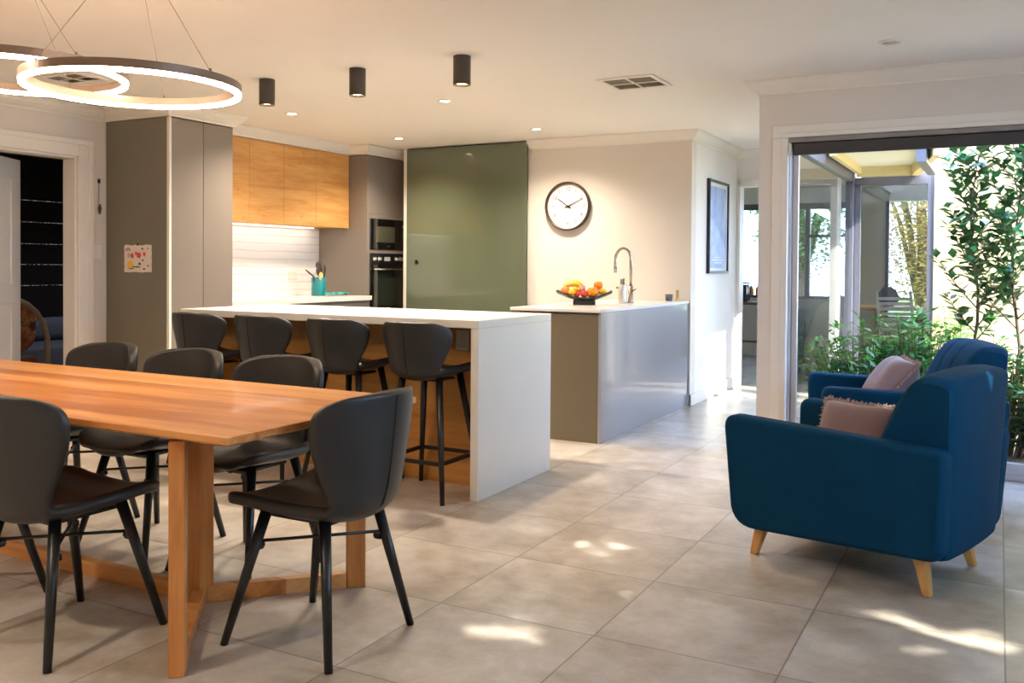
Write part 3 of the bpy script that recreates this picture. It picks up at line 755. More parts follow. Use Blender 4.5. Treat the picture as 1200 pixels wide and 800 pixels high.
for x, lab in ((-4.182, 'leftmost black cylinder light in the row above the island'), (-3.453, 'middle black cylinder light in the row above the island'), (-2.711, 'black cylinder light above the near end of the island')):
    t = thing('cylinder_downlight', lab, 'ceiling light', (x, 4.43, CH), 0, 'black cylinder lights above the island')
    MB().lathe([(0, 0), (.05, 0), (.05, -.165), (.045, -.165), (.043, -.15), (.043, -.02), (0, -.02)], 32).build('housing', simple('dark_bronze_can', '#3c342b', .45, .2), t, smooth=False, bevel=.0015)
    MB().lathe([(0, -.152), (.043, -.152)], 24).build('lens', M['canglow'], t, recalc=False)
    lamp('can_lamp', 'SPOT', (x, 4.43, CH-.175), 110, WARM, spot_size=math.radians(110), spot_blend=.7, shadow_soft_size=.04)
def vent(x0, x1, y0, y1, lab):
    t = thing('ceiling_vent', lab, 'vent', ((x0+x1)/2, (y0+y1)/2, CH)); hx, hy = (x1-x0)/2, (y1-y0)/2
    f = MB(); f.box(-hx, hx, -hy, -hy+.03, -.010, 0).box(-hx, hx, hy-.03, hy, -.010, 0).box(-hx, -hx+.03, -hy+.03, hy-.03, -.010, 0).box(hx-.03, hx, -hy+.03, hy-.03, -.010, 0).box(-.008, .008, -hy+.03, hy-.03, -.010, 0).box(-hx+.03, -.008, -.006, .006, -.010, 0).box(.008, hx-.03, -.006, .006, -.010, 0)
    f.build('frame', M['white'], t, bevel=.002)
    for sx in (-1, 1):
        for sy in (-1, 1):
            g = MB(); X0, X1 = sorted((sx*.009, sx*(hx-.031))); 
            for k in range(7):
                yy = sy*(.012+(hy-.045)*(k+.5)/7)
                g.quad((X0, yy-.010, -.001-.007*(sy > 0)), (X1, yy-.010, -.001-.007*(sy > 0)), (X1, yy+.010, -.001-.007*(sy < 0)), (X0, yy+.010, -.001-.007*(sy < 0)))
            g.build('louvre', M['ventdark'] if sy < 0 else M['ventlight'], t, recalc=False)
vent(-2.28, -1.90, 5.355, 5.735, 'square air vent in the ceiling right of the black cylinder lights')
vent(-5.44, -5.09, 3.70, 3.95, 'square air vent in the ceiling seen through the pendant rings')

# pendant rings
def ring(cx, cy_, z, R_, lab, canopy, angs):
    t = thing('ring_pendant', lab, 'pendant light', (cx, cy_, z), 0, 'ring pendants above the dining table')
    n = 96; prof = [(R_+.012, .0), (R_+.012, .030), (R_-.012, .030), (R_-.012, .0)]
    MB().lathe(prof, n).build('ring', simple('bronze_ring', '#85705f', .4, .3), t, smooth=False, recalc=True)
    prof = [(R_+.0108, -.001), (R_+.010, -.014), (R_-.010, -.014), (R_-.0108, -.001)]
    MB().lathe(prof, n).build('diffuser', M['led'], t, recalc=True)
    cx2, cy2 = canopy[0]-cx, canopy[1]-cy_
    MB().lathe([(0, CH-z-.03), (.06, CH-z-.03), (.064, CH-z-.026), (.064, CH-z-.0005), (0, CH-z-.0005)], 24, (cx2, cy2, 0)).build('canopy', M['white'], t, smooth=False)
    for a_ in angs:
        x, y = R_*math.cos(a_), R_*math.sin(a_)
        c = MB(); c.cyl((x, y, .030), (cx2, cy2, CH-z-.03), .0012, n=5)
        c.cyl((x, y, .030), (x, y, .042), .004, n=8)
        c.build('cable', simple('cable_grey', '#8a7a6a', .5), t)
ring(-2.95, 2.405, 1.885, .385, 'lower, right-hand glowing LED ring above the dining table', (-2.76, 2.25), [math.radians(d_) for d_ in (3, 123, 265)])
ring(-3.40, 2.23, 1.945, .388, 'higher, left-hand glowing LED ring partly beyond the frame', (-3.49, 2.32), [math.radians(d_) for d_ in (-4, 116, 236)])

# ------------------------------------------------------------------ dining table
TZ = .73; TX0, TX1, TY0, TY1 = -4.62, -1.868, 1.828, 2.752; TCY = 2.29; TCX = (TX0+TX1)/2
dt = thing('dining_table', 'long reddish timber dining table with angled leg frames', 'table', (TCX, TCY, 0))
hx, hy = (TX1-TX0)/2, (TY1-TY0)/2
b = MB()
lv = [(hx-.045, hy-.045, TZ-.036), (hx-.003, hy-.003, TZ-.022), (hx, hy, TZ-.019), (hx, hy, TZ-.002), (hx-.002, hy-.002, TZ)]
rings = []
def rr(ax, ay, z, r=.007, n=4):
    o = []
    for sx, sy, a_ in ((1, 1, 0), (-1, 1, PI/2), (-1, -1, PI), (1, -1, 1.5*PI)):
        for i in range(n): o.append((sx*(ax-r)+r*math.cos(a_+PI/2*i/(n-1)), sy*(ay-r)+r*math.sin(a_+PI/2*i/(n-1)), z))
    return o
for ax, ay, z in lv: rings.append([b.b.verts.new(p) for p in rr(ax, ay, z)])
for A, B in zip(rings, rings[1:]):
    for i in range(len(A)): b._f([A[i], A[(i+1) % len(A)], B[(i+1) % len(A)], B[i]])
b._f(rings[0][::-1]); b._f(rings[-1])
b.build('tabletop', M['table'], dt)
AP = []
for s in (1, -1):
    fx = s*(hx-.255); ax = s*(hx-.64)
    ap = Vector((ax, .035, 0)); AP.append(ap)
    for fy in (-.405, .435):
        ft = Vector((fx, fy, 0)); d_ = (ft-ap); L = d_.length; an = math.atan2(d_.y, d_.x)
        T = Matrix.Translation(ft) @ Matrix.Rotation(an, 4, 'Z')
        MB().box(-.034, .034, -.023, .023, 0, TZ-.036, T).build('leg', M['tableleg'], dt, bevel=.003)
        T2 = Matrix.Translation(ap) @ Matrix.Rotation(an, 4, 'Z')
        MB().box(.02, L-.035, -.021, .021, 0, .058, T2).build('floor_rail', M['table'], dt, bevel=.003)
        MB().box(.02, L-.035, -.021, .021, TZ-.095, TZ-.037, T2).build('top_rail', M['table'], dt, bevel=.003)
    MB().box(-.034, .034, -.034, .034, 0, TZ-.036, Matrix.Translation(ap)).build('leg', M['tableleg'], dt, bevel=.003)
MB().box(AP[1].x+.035, AP[0].x-.035, .014, .056, 0, .058).build('stretcher', M['table'], dt, bevel=.003)

# ------------------------------------------------------------------ chairs and stools
ROWS = [(.238, .428, .150, -.030, .012), (.226, .436, .200, -.018, .026), (.185, .443, .232, -.006, .040), (.12, .440, .240, 0, .046), (.04, .431, .232, 0, .047), (-.06, .421, .212, .003, .046), (-.14, .418, .190, .012, .046),
        (-.198, .430, .175, .034, .034), (-.232, .466, .172, .062, .015), (-.250, .525, .184, .092, .002), (-.261, .60, .211, .117, 0), (-.270, .675, .237, .130, 0), (-.276, .735, .245, .132, 0), (-.281, .782, .232, .124, -.006), (-.284, .808, .200, .098, -.010), (-.286, .822, .145, .055, -.010)]
def shell(fy, fz, fx):
    P = []
    for y, z, w_, dy, dz in ROWS:
        row = []
        for j in range(15):
            u = j/7-1
            row.append((w_*fx*u, fy(y)+dy*.92*abs(u)**2.1, fz(z)+dz*abs(u)**2.0))
        P.append(row)
    return P
def seat_parts(t, fy, fz, fx):
    MB().grid(shell(fy, fz, fx)).build('seat_shell', M['leather'], t, solid=.042, sub=2)
    # central piping on the back
    pts = [(0, fy(y)-.0205, fz(z)) for y, z, *_ in ROWS[7:15]]
    MB().tube(pts, .0034, 6).build('back_seam', simple('black_piping', '#0c0c0c', .5), t, smooth=True)
def leg_at(top, foot, r0=.019, r1=.0125): return MB().cyl(top, foot, r0, r1, 14)
dc = thing('dining_chair', 'black leather dining chair at the near end of the dining table', 'chair', (-1.945, 2.31, 0), math.radians(90), 'black dining chairs')
seat_parts(dc, lambda y: y, lambda z: z, 1)
LT = [(sx*.135, sy*.125, .425) for sx in (-1, 1) for sy in (-1, 1)]
for sx in (-1, 1):
    for sy in (-1, 1):
        lg = leg_at((sx*.130, sy*.118-.01, .428), (sx*.212, sy*.212, 0)).build('leg', M['blackwood'], dc, smooth=True)
        kx, ky = sx*.152, sy*.148
        MB().box(kx*.93-.012, kx*.93+.012, ky*.9-.012, ky*.9+.012, .30, .318).cyl((kx*.82, ky*.82, .312), (kx*.9, ky*.9, .312), .007, n=8).build('bracket', M['blackmetal'], lg)
for sx in (-1, 1):
    MB().cyl((sx*.150, .140, .325), (-sx*.150, -.150, .325), .0055, n=8).build('stretcher', M['blackmetal'], dc, smooth=True)
MB().box(-.10, .10, -.12, .12, .397, .408).build('seat_plate', M['blackmetal'], dc)
for (x, y, rz, lab) in ((-2.67, 1.91, 0, 'black leather dining chair with its back to us on the near side of the table'),
                        (-3.27, 1.90, 3, 'black dining chair mostly beyond the left edge on the near side of the table'),
                        (-2.665, 2.715, 180, 'far-side dining chair closest to the table end nearest us'),
                        (-3.235, 2.725, 180, 'middle one of the three dining chairs on the far side of the table'),
                        (-3.815, 2.745, 180, 'far-side dining chair nearest the left doorway')):
    dup(dc, (x, y, 0), math.radians(rz), lab)

bs = thing('bar_stool', 'black bar stool nearest the waterfall end of the island', 'stool', (-2.655, 4.05, 0), 0, 'black bar stools at the island')
seat_parts(bs, lambda y: y*.89, lambda z: .628+(z-.418)*.735, .865)
for sx in (-1, 1):
    for sy in (-1, 1):
        leg_at((sx*.112, sy*.10, .636), (sx*.198, sy*.198, 0), .019, .0125).build('leg', M['blackwood'], bs, smooth=True)
q = .171; zz = .20
for p0, p1 in (((-q, -q), (q, -q)), ((q, -q), (q, q)), ((q, q), (-q, q)), ((-q, q), (-q, -q))):
    MB().box(0, (Vector(p1)-Vector(p0)).length, -.007, .007, zz-.010, zz+.010, Matrix.Translation((p0[0], p0[1], 0)) @ Matrix.Rotation(math.atan2(p1[1]-p0[1], p1[0]-p0[0]), 4, 'Z')).build('footrest', M['blackmetal'], bs)
MB().box(-.09, .09, -.09, .09, .606, .614).build('seat_plate', M['blackmetal'], bs)
for x, lab in ((-3.175, 'black bar stool second from the waterfall end of the island'), (-3.715, 'black bar stool third from the waterfall end of the island'), (-4.225, 'black bar stool at the pantry end of the island')):
    dup(bs, (x, 4.05, 0), 0, lab)

# ------------------------------------------------------------------ armchairs
def rounded(poly, r, n=5):
    out = []; m = len(poly)
    for i in range(m):
        p = Vector(poly[i]); a_ = Vector(poly[i-1])-p; b_ = Vector(poly[(i+1) % m])-p
        rr_ = r[i] if hasattr(r, '__len__') else r
        if rr_ == 0: out.append(tuple(p)); continue
        a_ = a_.normalized()*rr_; b_ = b_.normalized()*rr_
        for k in range(n):
            s = k/(n-1); out.append(tuple(p + a_*(1-s)**2 + b_*s**2))
    return out
F = Vector((-.9613, .2756, 0)); Lv = Vector((.2756, .9613, 0))
R1 = Vector((-.2264, 3.6745, 0))
o1 = R1 + Lv*.2485 + F*.335
rz1 = math.atan2(F.y, F.x) - PI/2
ac = thing('armchair', 'teal blue velvet armchair in front, nearest the camera', 'armchair', o1, rz1, 'blue velvet armchairs')
for s in (-1, 1):
    poly = rounded([(-.42, .15), (-.445, .566), (.445, .60), (.425, .115)], [.06, .045, .055, .09], 7)
    def shear(p, s=s):
        x, y, z = p
        k = min(1, max(0, (z-.115)/.30)); off = -.065*(1-k)**2
        return (s*(x+off), y, z)
    b = MB(); nx = 5
    xs = [.285, .2868, .292, .300, .310, .360, .370, .378, .3832, .385]
    # build as layers so the outer face can curve in toward the bottom
    prev = None
    for x, ins in zip(xs, (.024, .0145, .007, .002, 0, 0, .002, .007, .0145, .024)):
        cyy, czz = 0, .35
        ring_ = []
        for (y, z) in poly:
            ky = (abs(y)-ins)/abs(y) if abs(y) > .05 else 1
            kz = (abs(z-czz)-ins)/abs(z-czz) if abs(z-czz) > .05 else 1
            ring_.append(b.b.verts.new(shear((x, y*ky, czz+(z-czz)*kz))))
        if prev:
            for i in range(len(ring_)): b._f([prev[i], prev[(i+1) % len(ring_)], ring_[(i+1) % len(ring_)], ring_[i]])
        else: b._f(ring_[::-1])
        prev = ring_
    b._f(prev)
    o_ = b.build('arm', M['blue'], ac, smooth=True); o_.modifiers.new('n', 'WEIGHTED_NORMAL').keep_sharp = False
prof = rounded([(-.425, .145), (-.45, .805), (-.33, .825), (-.255, .74), (-.165, .55), (-.10, .40), (-.10, .145)], [.03, .03, .06, .06, .08, .05, .02], 6)
b = MB(); nx = 26; prev = None
for i in range(nx+1):
    u = i/nx*2-1; ring_ = []
    edge = max(0, (abs(u)-.9)/.1)
    for y, z in prof:
        k = min(1, max(0, (z-.145)/.69)); hw = .268+.067*k
        zz_ = z + (.018*(1-u*u)-.02*edge**2)*(1 if z > .7 else 0)
        yy = y
        if y > -.34 and z > .42:
            gr = max(0, 1-abs(abs(u*hw)-.105)/.02); yy = y - .016*gr - .02*edge**2
        if y < -.38: yy = y + .012*edge**2 - .012*(1-u*u)
        ring_.append(b.b.verts.new((u*hw, yy, zz_)))
    if prev:
        for j in range(len(ring_)): b._f([prev[j], prev[(j+1) % len(ring_)], ring_[(j+1) % len(ring_)], ring_[j]])
    else: b._f(ring_[::-1])
    prev = ring_
b._f(prev)
b.build('backrest', M['blue'], ac, bevel=.008, seg=2, angle=50)
def cushion(x0, x1, y0, y1, z0, z1, puff, name, mat, par):
    P0 = []; b = MB(); n = 12
    top = []; bot = []
    for i in range(n+1):
        r_t, r_b = [], []
        for j in range(n+1):
            u, v = i/n*2-1, j/n*2-1
            e = (1-abs(u)**6)*(1-abs(v)**6); e = max(0, e)**.35
            zc = (z0+z1)/2; hz = (z1-z0)/2
            k = .97+.03*e
            r_t.append((x0+(x1-x0)*(u*k+1)/2, y0+(y1-y0)*(v*k+1)/2, zc+hz*(.35+.65*e)+puff*(1-u*u)*(1-v*v)))
            r_b.append((x0+(x1-x0)*(u*k+1)/2, y0+(y1-y0)*(v*k+1)/2, zc-hz*(.35+.65*e)))
        top.append(r_t); bot.append(r_b)
    b.grid(top); b.grid(bot)
    rim = [(0, j) for j in range(n)] + [(i, n) for i in range(n)] + [(n, n-j) for j in range(n)] + [(n-i, 0) for i in range(n)]
    for k in range(len(rim)):
        i, j = rim[k]; i2, j2 = rim[(k+1) % len(rim)]
        b.quad(bot[i][j], bot[i2][j2], top[i2][j2], top[i][j])
    return b.build(name, M[mat], par, sub=1, weld=.0005)
cushion(-.278, .278, -.13, .475, .285, .43, .02, 'seat_cushion', 'blue', ac)
MB().box(-.25, .25, -.38, .40, .13, .285).build('seat_base', M['blue'], ac, bevel=.02, seg=3)
for sx in (-1, 1):
    for yt, yf in ((-.31, -.345), (.335, .365)):
        b = MB()
        tp_, fp = Vector((sx*.225, yt, .14)), Vector((sx*.2485, yf, 0))
        lv_ = []
        for p, hw_, hd in ((tp_, .028, .025), (fp, .017, .015)):
            lv_.append([b.b.verts.new(p+Vector((a_*hw_, c2*hd, 0))) for a_, c2 in ((-1, -1), (1, -1), (1, 1), (-1, 1))])
        for i in range(4): b._f([lv_[0][i], lv_[0][(i+1) % 4], lv_[1][(i+1) % 4], lv_[1][i]])
        b._f(lv_[0]); b._f(lv_[1][::-1])
        b.build('leg', M['oakleg'], ac, bevel=.006, seg=3)
F2 = Vector((-.9613, -.2756, 0)); Lv2 = Vector((-.2756, .9613, 0))
fm = Vector((-.885, 5.235, 0)); o2 = fm - F2*.43
rz2 = math.atan2(F2.y, F2.x)-PI/2
dup(ac, o2, rz2, 'teal blue velvet armchair behind, beside the sliding glass door')

def pillow(loc, rot, lab, w_=.43, h_=.34, th=.085):
    t = thing('cushion', lab, 'cushion', loc, 0, 'dusty pink fringed cushions'); t.rotation_euler = rot
    b = MB(); n = 14; F_, B_ = [], []
    for i in range(n+1):
        rf, rb_ = [], []
        for j in range(n+1):
            u, v = i/n*2-1, j/n*2-1
            pin = 1-.05*(1-(abs(u)*abs(v)))**1
            x = u*w_/2*(1-.06*(1-v*v)) if abs(u) > .99 else u*w_/2*(1-.06*(1-v*v))
            y = v*h_/2*(1-.06*(1-u*u))
            e = (max(0, 1-u**4)*max(0, 1-v**4))**.6
            z = th*e*(1+.08*math.sin(u*5+v*3))
            rf.append((x, y, z)); rb_.append((x, y, -z))
        F_.append(rf); B_.append(rb_)
    b.grid(F_); b.grid(B_)
    b.build('cover', M['pink'], t, sub=1, weld=.0005)
    fr = MB(); rnd = random.Random(3)
    for k in range(220):
        s = k/220*4; side = int(s); q_ = (s-side)*2-1
        if side == 0: x, y, nx_, ny_ = q_, -1, 0, -1
        elif side == 1: x, y, nx_, ny_ = 1, q_, 1, 0
        elif side == 2: x, y, nx_, ny_ = -q_, 1, 0, 1
        else: x, y, nx_, ny_ = -1, -q_, -1, 0
        px, py = x*w_/2*(1-.06*(1-y*y)), y*h_/2*(1-.06*(1-x*x))
        for _ in range(2):
            l_ = .006+.008*rnd.random(); zz2 = (rnd.random()-.5)*.016
            fr.cyl((px-nx_*.004, py-ny_*.004, 0), (px+nx_*l_+(rnd.random()-.5)*.012, py+ny_*l_+(rnd.random()-.5)*.012, zz2), .0035, .002, 5)
    fr.build('fringe', M['pinkfr'], t)
    return t
def frame_rot(rz, tilt, spin=0):
    return (Matrix.Rotation(rz, 3, 'Z') @ Matrix.Rotation(tilt, 3, 'X') @ Matrix.Rotation(spin, 3, 'Z')).to_euler()
pillow(o1 + F*.075 + Lv*.08 + Vector((0, 0, .485)), frame_rot(rz1+math.radians(82), math.radians(-62)), 'dusty pink fringed cushion on the armchair nearest the camera', .385, .33)
pillow(o2 + F2*.06 + Lv2*(-.03) + Vector((0, 0, .59)), frame_rot(rz2, math.radians(-50)), 'dusty pink fringed cushion on the armchair by the glass door')

# ------------------------------------------------------------------ plants
def leaf(V, Fc, p, d, up, L_, W_):
    d = d.normalized(); s = d.cross(up)
    if s.length < 1e-3: s = Vector((1, 0, 0))
    s.normalize(); n_ = s.cross(d)
    i = len(V)
    V += [p, p+d*L_*.45+s*W_*.5+n_*W_*.12, p+d*L_*.45-n_*W_*.05, p+d*L_*.45-s*W_*.5+n_*W_*.12, p+d*L_]
    Fc += [(i, i+1, i+2), (i, i+2, i+3), (i+1, i+4, i+2), (i+2, i+4, i+3)]
def leafobj(name, V, Fc, mat, par=None):
    me = bpy.data.meshes.new(name); me.from_pydata([tuple(v) for v in V], [], Fc); me.materials.append(mat)
    o = bpy.data.objects.new(name, me); COL.objects.link(o)
    if par is not None: o.parent = par
    for p_ in me.polygons: p_.use_smooth = True
    return o
def camellia(loc, h_, seed, lab, spread=.33, nb=26):
    rnd = random.Random(seed)
    t = thing('camellia', lab, 'shrub', loc, 0, 'camellias in the courtyard')
    V, Fc = [], []; st = MB()
    pts = [Vector((.03*math.sin(z*5+seed), .03*math.cos(z*4), z)) for z in [h_*i/10 for i in range(11)]]
    st.tube(pts, [.017-.0014*i for i in range(11)], 7)
    for k in range(nb):
        z0 = h_*(.33+.62*(k+rnd.random())/nb); i = min(9, int(z0/h_*10)); base = pts[i].lerp(pts[i+1], z0/h_*10-i)
        a_ = k*2.4+rnd.random(); ln = (spread*(1.15-.75*z0/h_))*(.6+.6*rnd.random())
        dr_ = Vector((math.cos(a_), math.sin(a_), .75+.5*rnd.random()))
        bp = [base + dr_*ln*s*(1) + Vector((0, 0, .06*s*s)) for s in (0, .33, .66, 1)]
        st.tube(bp, [.006, .005, .0035, .002], 5)
        for s in range(22):
            u = .18+.84*s/21; q_ = bp[min(2, int(u*3))].lerp(bp[min(3, int(u*3)+1)], u*3-int(u*3)) if u < 1 else bp[3]
            aa = s*2.4+rnd.random()*1.2
            d_ = dr_.normalized()*.5+Vector((math.cos(aa), math.sin(aa), rnd.random()*.9-.35))
            L_ = .075+.05*rnd.random()
            leaf(V, Fc, q_, d_, Vector((rnd.random()-.5, rnd.random()-.5, 1)), L_, L_*.56)
    st.build('stems', M['bark'], t, smooth=True)
    leafobj('foliage', V, Fc, M['camellia'], t)
def shrub(loc, r, h_, n, seed, lab, mat, ls=.06):
    rnd = random.Random(seed)
    t = thing('shrub', lab, 'shrub', loc)
    V, Fc = [], []; st = MB()
    for k in range(n // 26):
        a_ = rnd.random()*2*PI; rr_ = r*math.sqrt(rnd.random()); zt = h_*(1-.45*(rr_/r)**2)*(.62+.42*rnd.random())
        top = Vector((rr_*math.cos(a_), rr_*math.sin(a_), zt)); bs_ = Vector((top.x*.3, top.y*.3, -.02))
        st.tube([bs_, bs_.lerp(top, .5)+Vector((0, 0, .05)), top], [.005, .004, .002], 4)
        for s in range(26):
            u = .25+.78*rnd.random(); q_ = bs_.lerp(top, u)+Vector((rnd.random()-.5, rnd.random()-.5, rnd.random()-.5))*.07
            aa = rnd.random()*2*PI
            leaf(V, Fc, q_, Vector((math.cos(aa), math.sin(aa), .2+.9*rnd.random()-.35)), Vector((rnd.random()-.5, rnd.random()-.5, 1)), ls*(.7+.6*rnd.random()), ls*.42)
    st.build('stems', M['bark'], t)
    leafobj('foliage', V, Fc, mat, t)
camellia((-.16, 7.25, -.02), 2.12, 3, 'slender camellia with glossy leaves rising behind the rear armchair', .36, 24)
camellia((.10, 7.15, -.02), 2.30, 11, 'taller camellia at the right edge of the courtyard', .42, 30)
camellia((.55, 7.4, -.02), 2.2, 19, 'camellia further right along the cream courtyard wall', .42, 30)
shrub((-.88, 7.1, -.02), .42, .90, 3000, 1, 'bright green leafy shrub at the left of the courtyard bed', M['shrub'], .07)
shrub((-.48, 6.85, -.02), .42, .96, 3400, 2, 'dense green shrub directly behind the rear armchair', M['shrub'], .075)
shrub((.05, 6.75, -.02), .40, .80, 3000, 5, 'dark green shrub behind the armchairs at the right edge of the window', M['camellia'], .075)
shrub((.50, 6.75, -.02), .40, .78, 2200, 6, 'green shrub beyond the right edge of the courtyard view', M['shrub'], .075)
shrub((-1.02, 6.65, -.02), .20, .45, 700, 8, 'pale feathery shrub at the foot of the hall glass', M['shrub2'], .075)
shrub((-.30, 8.1, -.02), .34, 1.0, 1300, 9, 'yellow-green shrub against the cream courtyard wall', M['shrub2'], .07)

def tree(name, loc, r, h0, h1, n, seed, lab, mat, ls=.2, keep=None, cat='tree'):
    rnd = random.Random(seed)
    t = thing(name, lab, cat, loc)
    V, Fc = [], []
    st = MB(); st.tube([(0, 0, -.1), (.05, 0, h0*.6), (0, .05, (h0+h1)/2)], [.14, .11, .05], 9)
    for k in range(9):
        a_ = k*2.4; st.tube([(0, .03, h0*.8), (r[0]*.4*math.cos(a_), r[1]*.4*math.sin(a_), (h0*.6+h1*.4)), (r[0]*.8*math.cos(a_), r[1]*.8*math.sin(a_), (h0*.35+h1*.65))], [.05, .035, .012], 6)
    st.build('trunk', M['bark'], t, smooth=True)
    while n > 0:
        p = Vector((rnd.uniform(-1, 1), rnd.uniform(-1, 1), rnd.uniform(-1, 1)))
        if p.length > 1: continue
        n -= 1
        q_ = Vector((p.x*r[0], p.y*r[1], (h0+h1)/2+p.z*(h1-h0)/2))
        if keep and not keep(q_+Vector(loc)): continue
        a_ = rnd.random()*2*PI
        leaf(V, Fc, q_, Vector((math.cos(a_), math.sin(a_), rnd.random()-.6)), Vector((rnd.random()-.5, rnd.random()-.5, 1)), ls*(.7+.6*rnd.random()), ls*.55)
    leafobj('foliage', V, Fc, mat, t)
tree('garden_tree', (-3.3, 17.5, 0), (1.25, 1.4), 1.0, 5.0, 9000, 4, 'green tree in the back garden seen through the far room window', M['treeleaf'], .12)
tree('garden_tree', (-1.15, 16.6, 0), (.85, 1.2), .5, 4.2, 9000, 14, 'autumn coloured tree seen through the rear glazing of the courtyard', M['autumn'], .09)
tree('garden_tree', (-6.6, 18.5, 0), (2.0, 1.6), .5, 5.0, 3000, 24, 'green tree at the left of the back garden', M['treeleaf'], .22)

hd = MB(); rnd = random.Random(5); P = []
for i in range(60):
    P.append([(3.2+.35*math.sin(k/12*PI*2)*-1*0+(.0 if k < 5 else (.25 if k < 8 else .7))+.06*rnd.random(), -1+i*.12, (.36*k if k < 5 else (1.75 if k < 8 else 1.75-.44*(k-8)))+.08*rnd.random()) for k in range(12)])
hg_ = thing('sky_blocker_hedge', 'unseen green hedge added in the garden to cut sky light at the right window', 'hedge', (0, 0, -.03))  # added out of view to cut low sky light at the right window
hd.grid(P).build('foliage', M['shrub'], hg_, sub=1)
# added tree out of view: leaves cut away so its gaps throw sun flecks
SUN_E = math.radians(36); saz = Vector((.95, -.31, 0)).normalized()
SUN = Vector((saz.x*math.cos(SUN_E), saz.y*math.cos(SUN_E), math.sin(SUN_E)))
def gnd(p): return p - SUN*(p.z/SUN.z)
FLECK = [(-1.45, 2.665, .06), (-1.375, 2.645, .05), (-1.80, 3.51, .03), (-1.76, 3.63, .04), (-1.72, 3.70, .03), (-1.62, 3.76, .035), (-1.58, 3.71, .025), (-1.81, 3.95, .025), (-1.70, 4.02, .03), (-1.48, 3.51, .02), (-1.22, 3.07, .02), (-1.62, 4.65, .025),
         (-.35, 3.36, .035), (-.27, 3.355, .035), (-.225, 3.235, .04), (-.165, 3.21, .05), (-.11, 3.19, .035), (-.055, 3.22, .03), (.07, 3.38, .045)]
FLECK += [(gnd(Vector((-.20, 3.80, z))).x, gnd(Vector((-.20, 3.80, z))).y, .04) for z in (.72, .62)] + [(gnd(Vector((-.13, 4.0, .78))).x, gnd(Vector((-.13, 4.0, .78))).y, .03)]
def keep(q_):
    g_ = gnd(q_+Vector((0, 0, 0)))
    for x, y, r_ in FLECK:
        if (g_.x-x)**2+((g_.y-y))**2 < (r_+.082)**2: return False
    return True
tree('sun_blocker_tree', tuple(Vector((-.2, 3.2, 0))+Vector((saz.x, saz.y, 0))*7.2), (3.4, 3.6), 3.3, 7.6, 26000, 31, 'large unseen tree added in the garden, its leaf gaps shaping the sun flecks', M['treeleaf'], .19, keep)
tree('sun_blocker_tree', (2.35, 5.35, 0), (1.1, 1.05), 2.6, 5.6, 9000, 41, 'small unseen tree added beside the house to block sun from the hall wall', M['treeleaf'], .17)  # added out of view to keep sun off the sink end panel

# ------------------------------------------------------------------ far room furniture
st = thing('console_table', 'slim timber console table in the room beyond the hall', 'table', (-2.75, 12.2, 0))
MB().box(-.42, .42, -.16, .16, .72, .755).build('top', simple('brown_timber', '#7d5a48', .5), st)
for x in (-.38, .30):
    for y in (-.13, .13): MB().box(x-.02, x+.02, y-.02, y+.02, 0, .72).build('leg', simple('brown_timber', '#7d5a48', .5), st)
MB().box(-.36, .28, -.14, -.12, .22, .25).build('stretcher', simple('brown_timber', '#7d5a48', .5), st)
ln = thing('lantern', 'black lantern on the console table beyond the hall', 'lantern', (-3.02, 12.2, .755))
w = MB(); w.box(-.07, .07, -.07, .07, 0, .02).box(-.09, .09, -.09, .09, .24, .26)
for sx in (-1, 1):
    for sy in (-1, 1): w.tube([(sx*.06, sy*.06, .02), (sx*.082, sy*.082, .24)], .008, 6)
w.build('frame', M['blackmetal'], ln)
MB().box(-.055, .055, -.055, .055, .02, .235).build('glass', simple('smoky_glass', '#3c3f48', .1, coat=.5), ln)
MB().cyl((0, 0, .02), (0, 0, .15), .03, n=12).build('candle', M['white'], ln)
pa = thing('accent_chair', 'pale round-backed chair in the room beyond the hall glass', 'armchair', (-1.74, 10.75, 0), math.radians(150))
P = []
for i in range(17):
    a_ = PI*(i/16); row = []
    for j in range(6):
        z = .12+.80*j/5*(.45+.55*math.sin(a_)**.7 if 0 < i < 16 else .45)
        row.append((.25*math.cos(a_), -.24*math.sin(a_), z))
    P.append(row)
pale = simple('pale_boucle', '#c9c2b6', .9)
MB().grid(P).build('shell', pale, pa, solid=.06, sub=1)
MB().lathe([(0, .42), (.20, .42), (.22, .38), (.22, .16), (.20, .12), (0, .12)], 28).build('seat', pale, pa, smooth=True)
for k in range(4):
    a_ = PI/4+k*PI/2; MB().cyl((.15*math.cos(a_), .15*math.sin(a_), .12), (.18*math.cos(a_), .18*math.sin(a_), 0), .018, .012, 8).build('leg', M['oakleg'], pa)
ds = thing('sofa', 'dark grey sofa in the room beyond the hall glass', 'sofa', (-2.20, 10.75, 0), math.radians(90))
MB().box(-.30, .30, -.18, .18, .12, .42).build('base', M['sofagrey'], ds, bevel=.03)
MB().box(-.30, .30, -.19, -.06, .42, .74).build('backrest', M['sofagrey'], ds, bevel=.04)
MB().box(-.36, -.30, -.19, .18, .08, .58).box(.30, .36, -.19, .18, .08, .58).build('arm', M['sofagrey'], ds, bevel=.02)
for x in (-.3, .3):
    for y in (-.14, .14): MB().box(x-.015, x+.015, y-.015, y+.015, 0, .12).build('leg', M['blackwood'], ds)
sc = thing('slatted_chair', 'white slatted chair in the room behind the rear courtyard glazing', 'chair', (-.93, 11.0, 0), math.radians(205))
for k in range(7):
    z = .50+.058*k; MB().box(-.17, .17, -.22-.02*k, -.20-.02*k, z, z+.036).build('slat', M['white'], sc)
MB().box(-.21, .21, -.2, .22, .42, .45).build('seat', M['white'], sc)
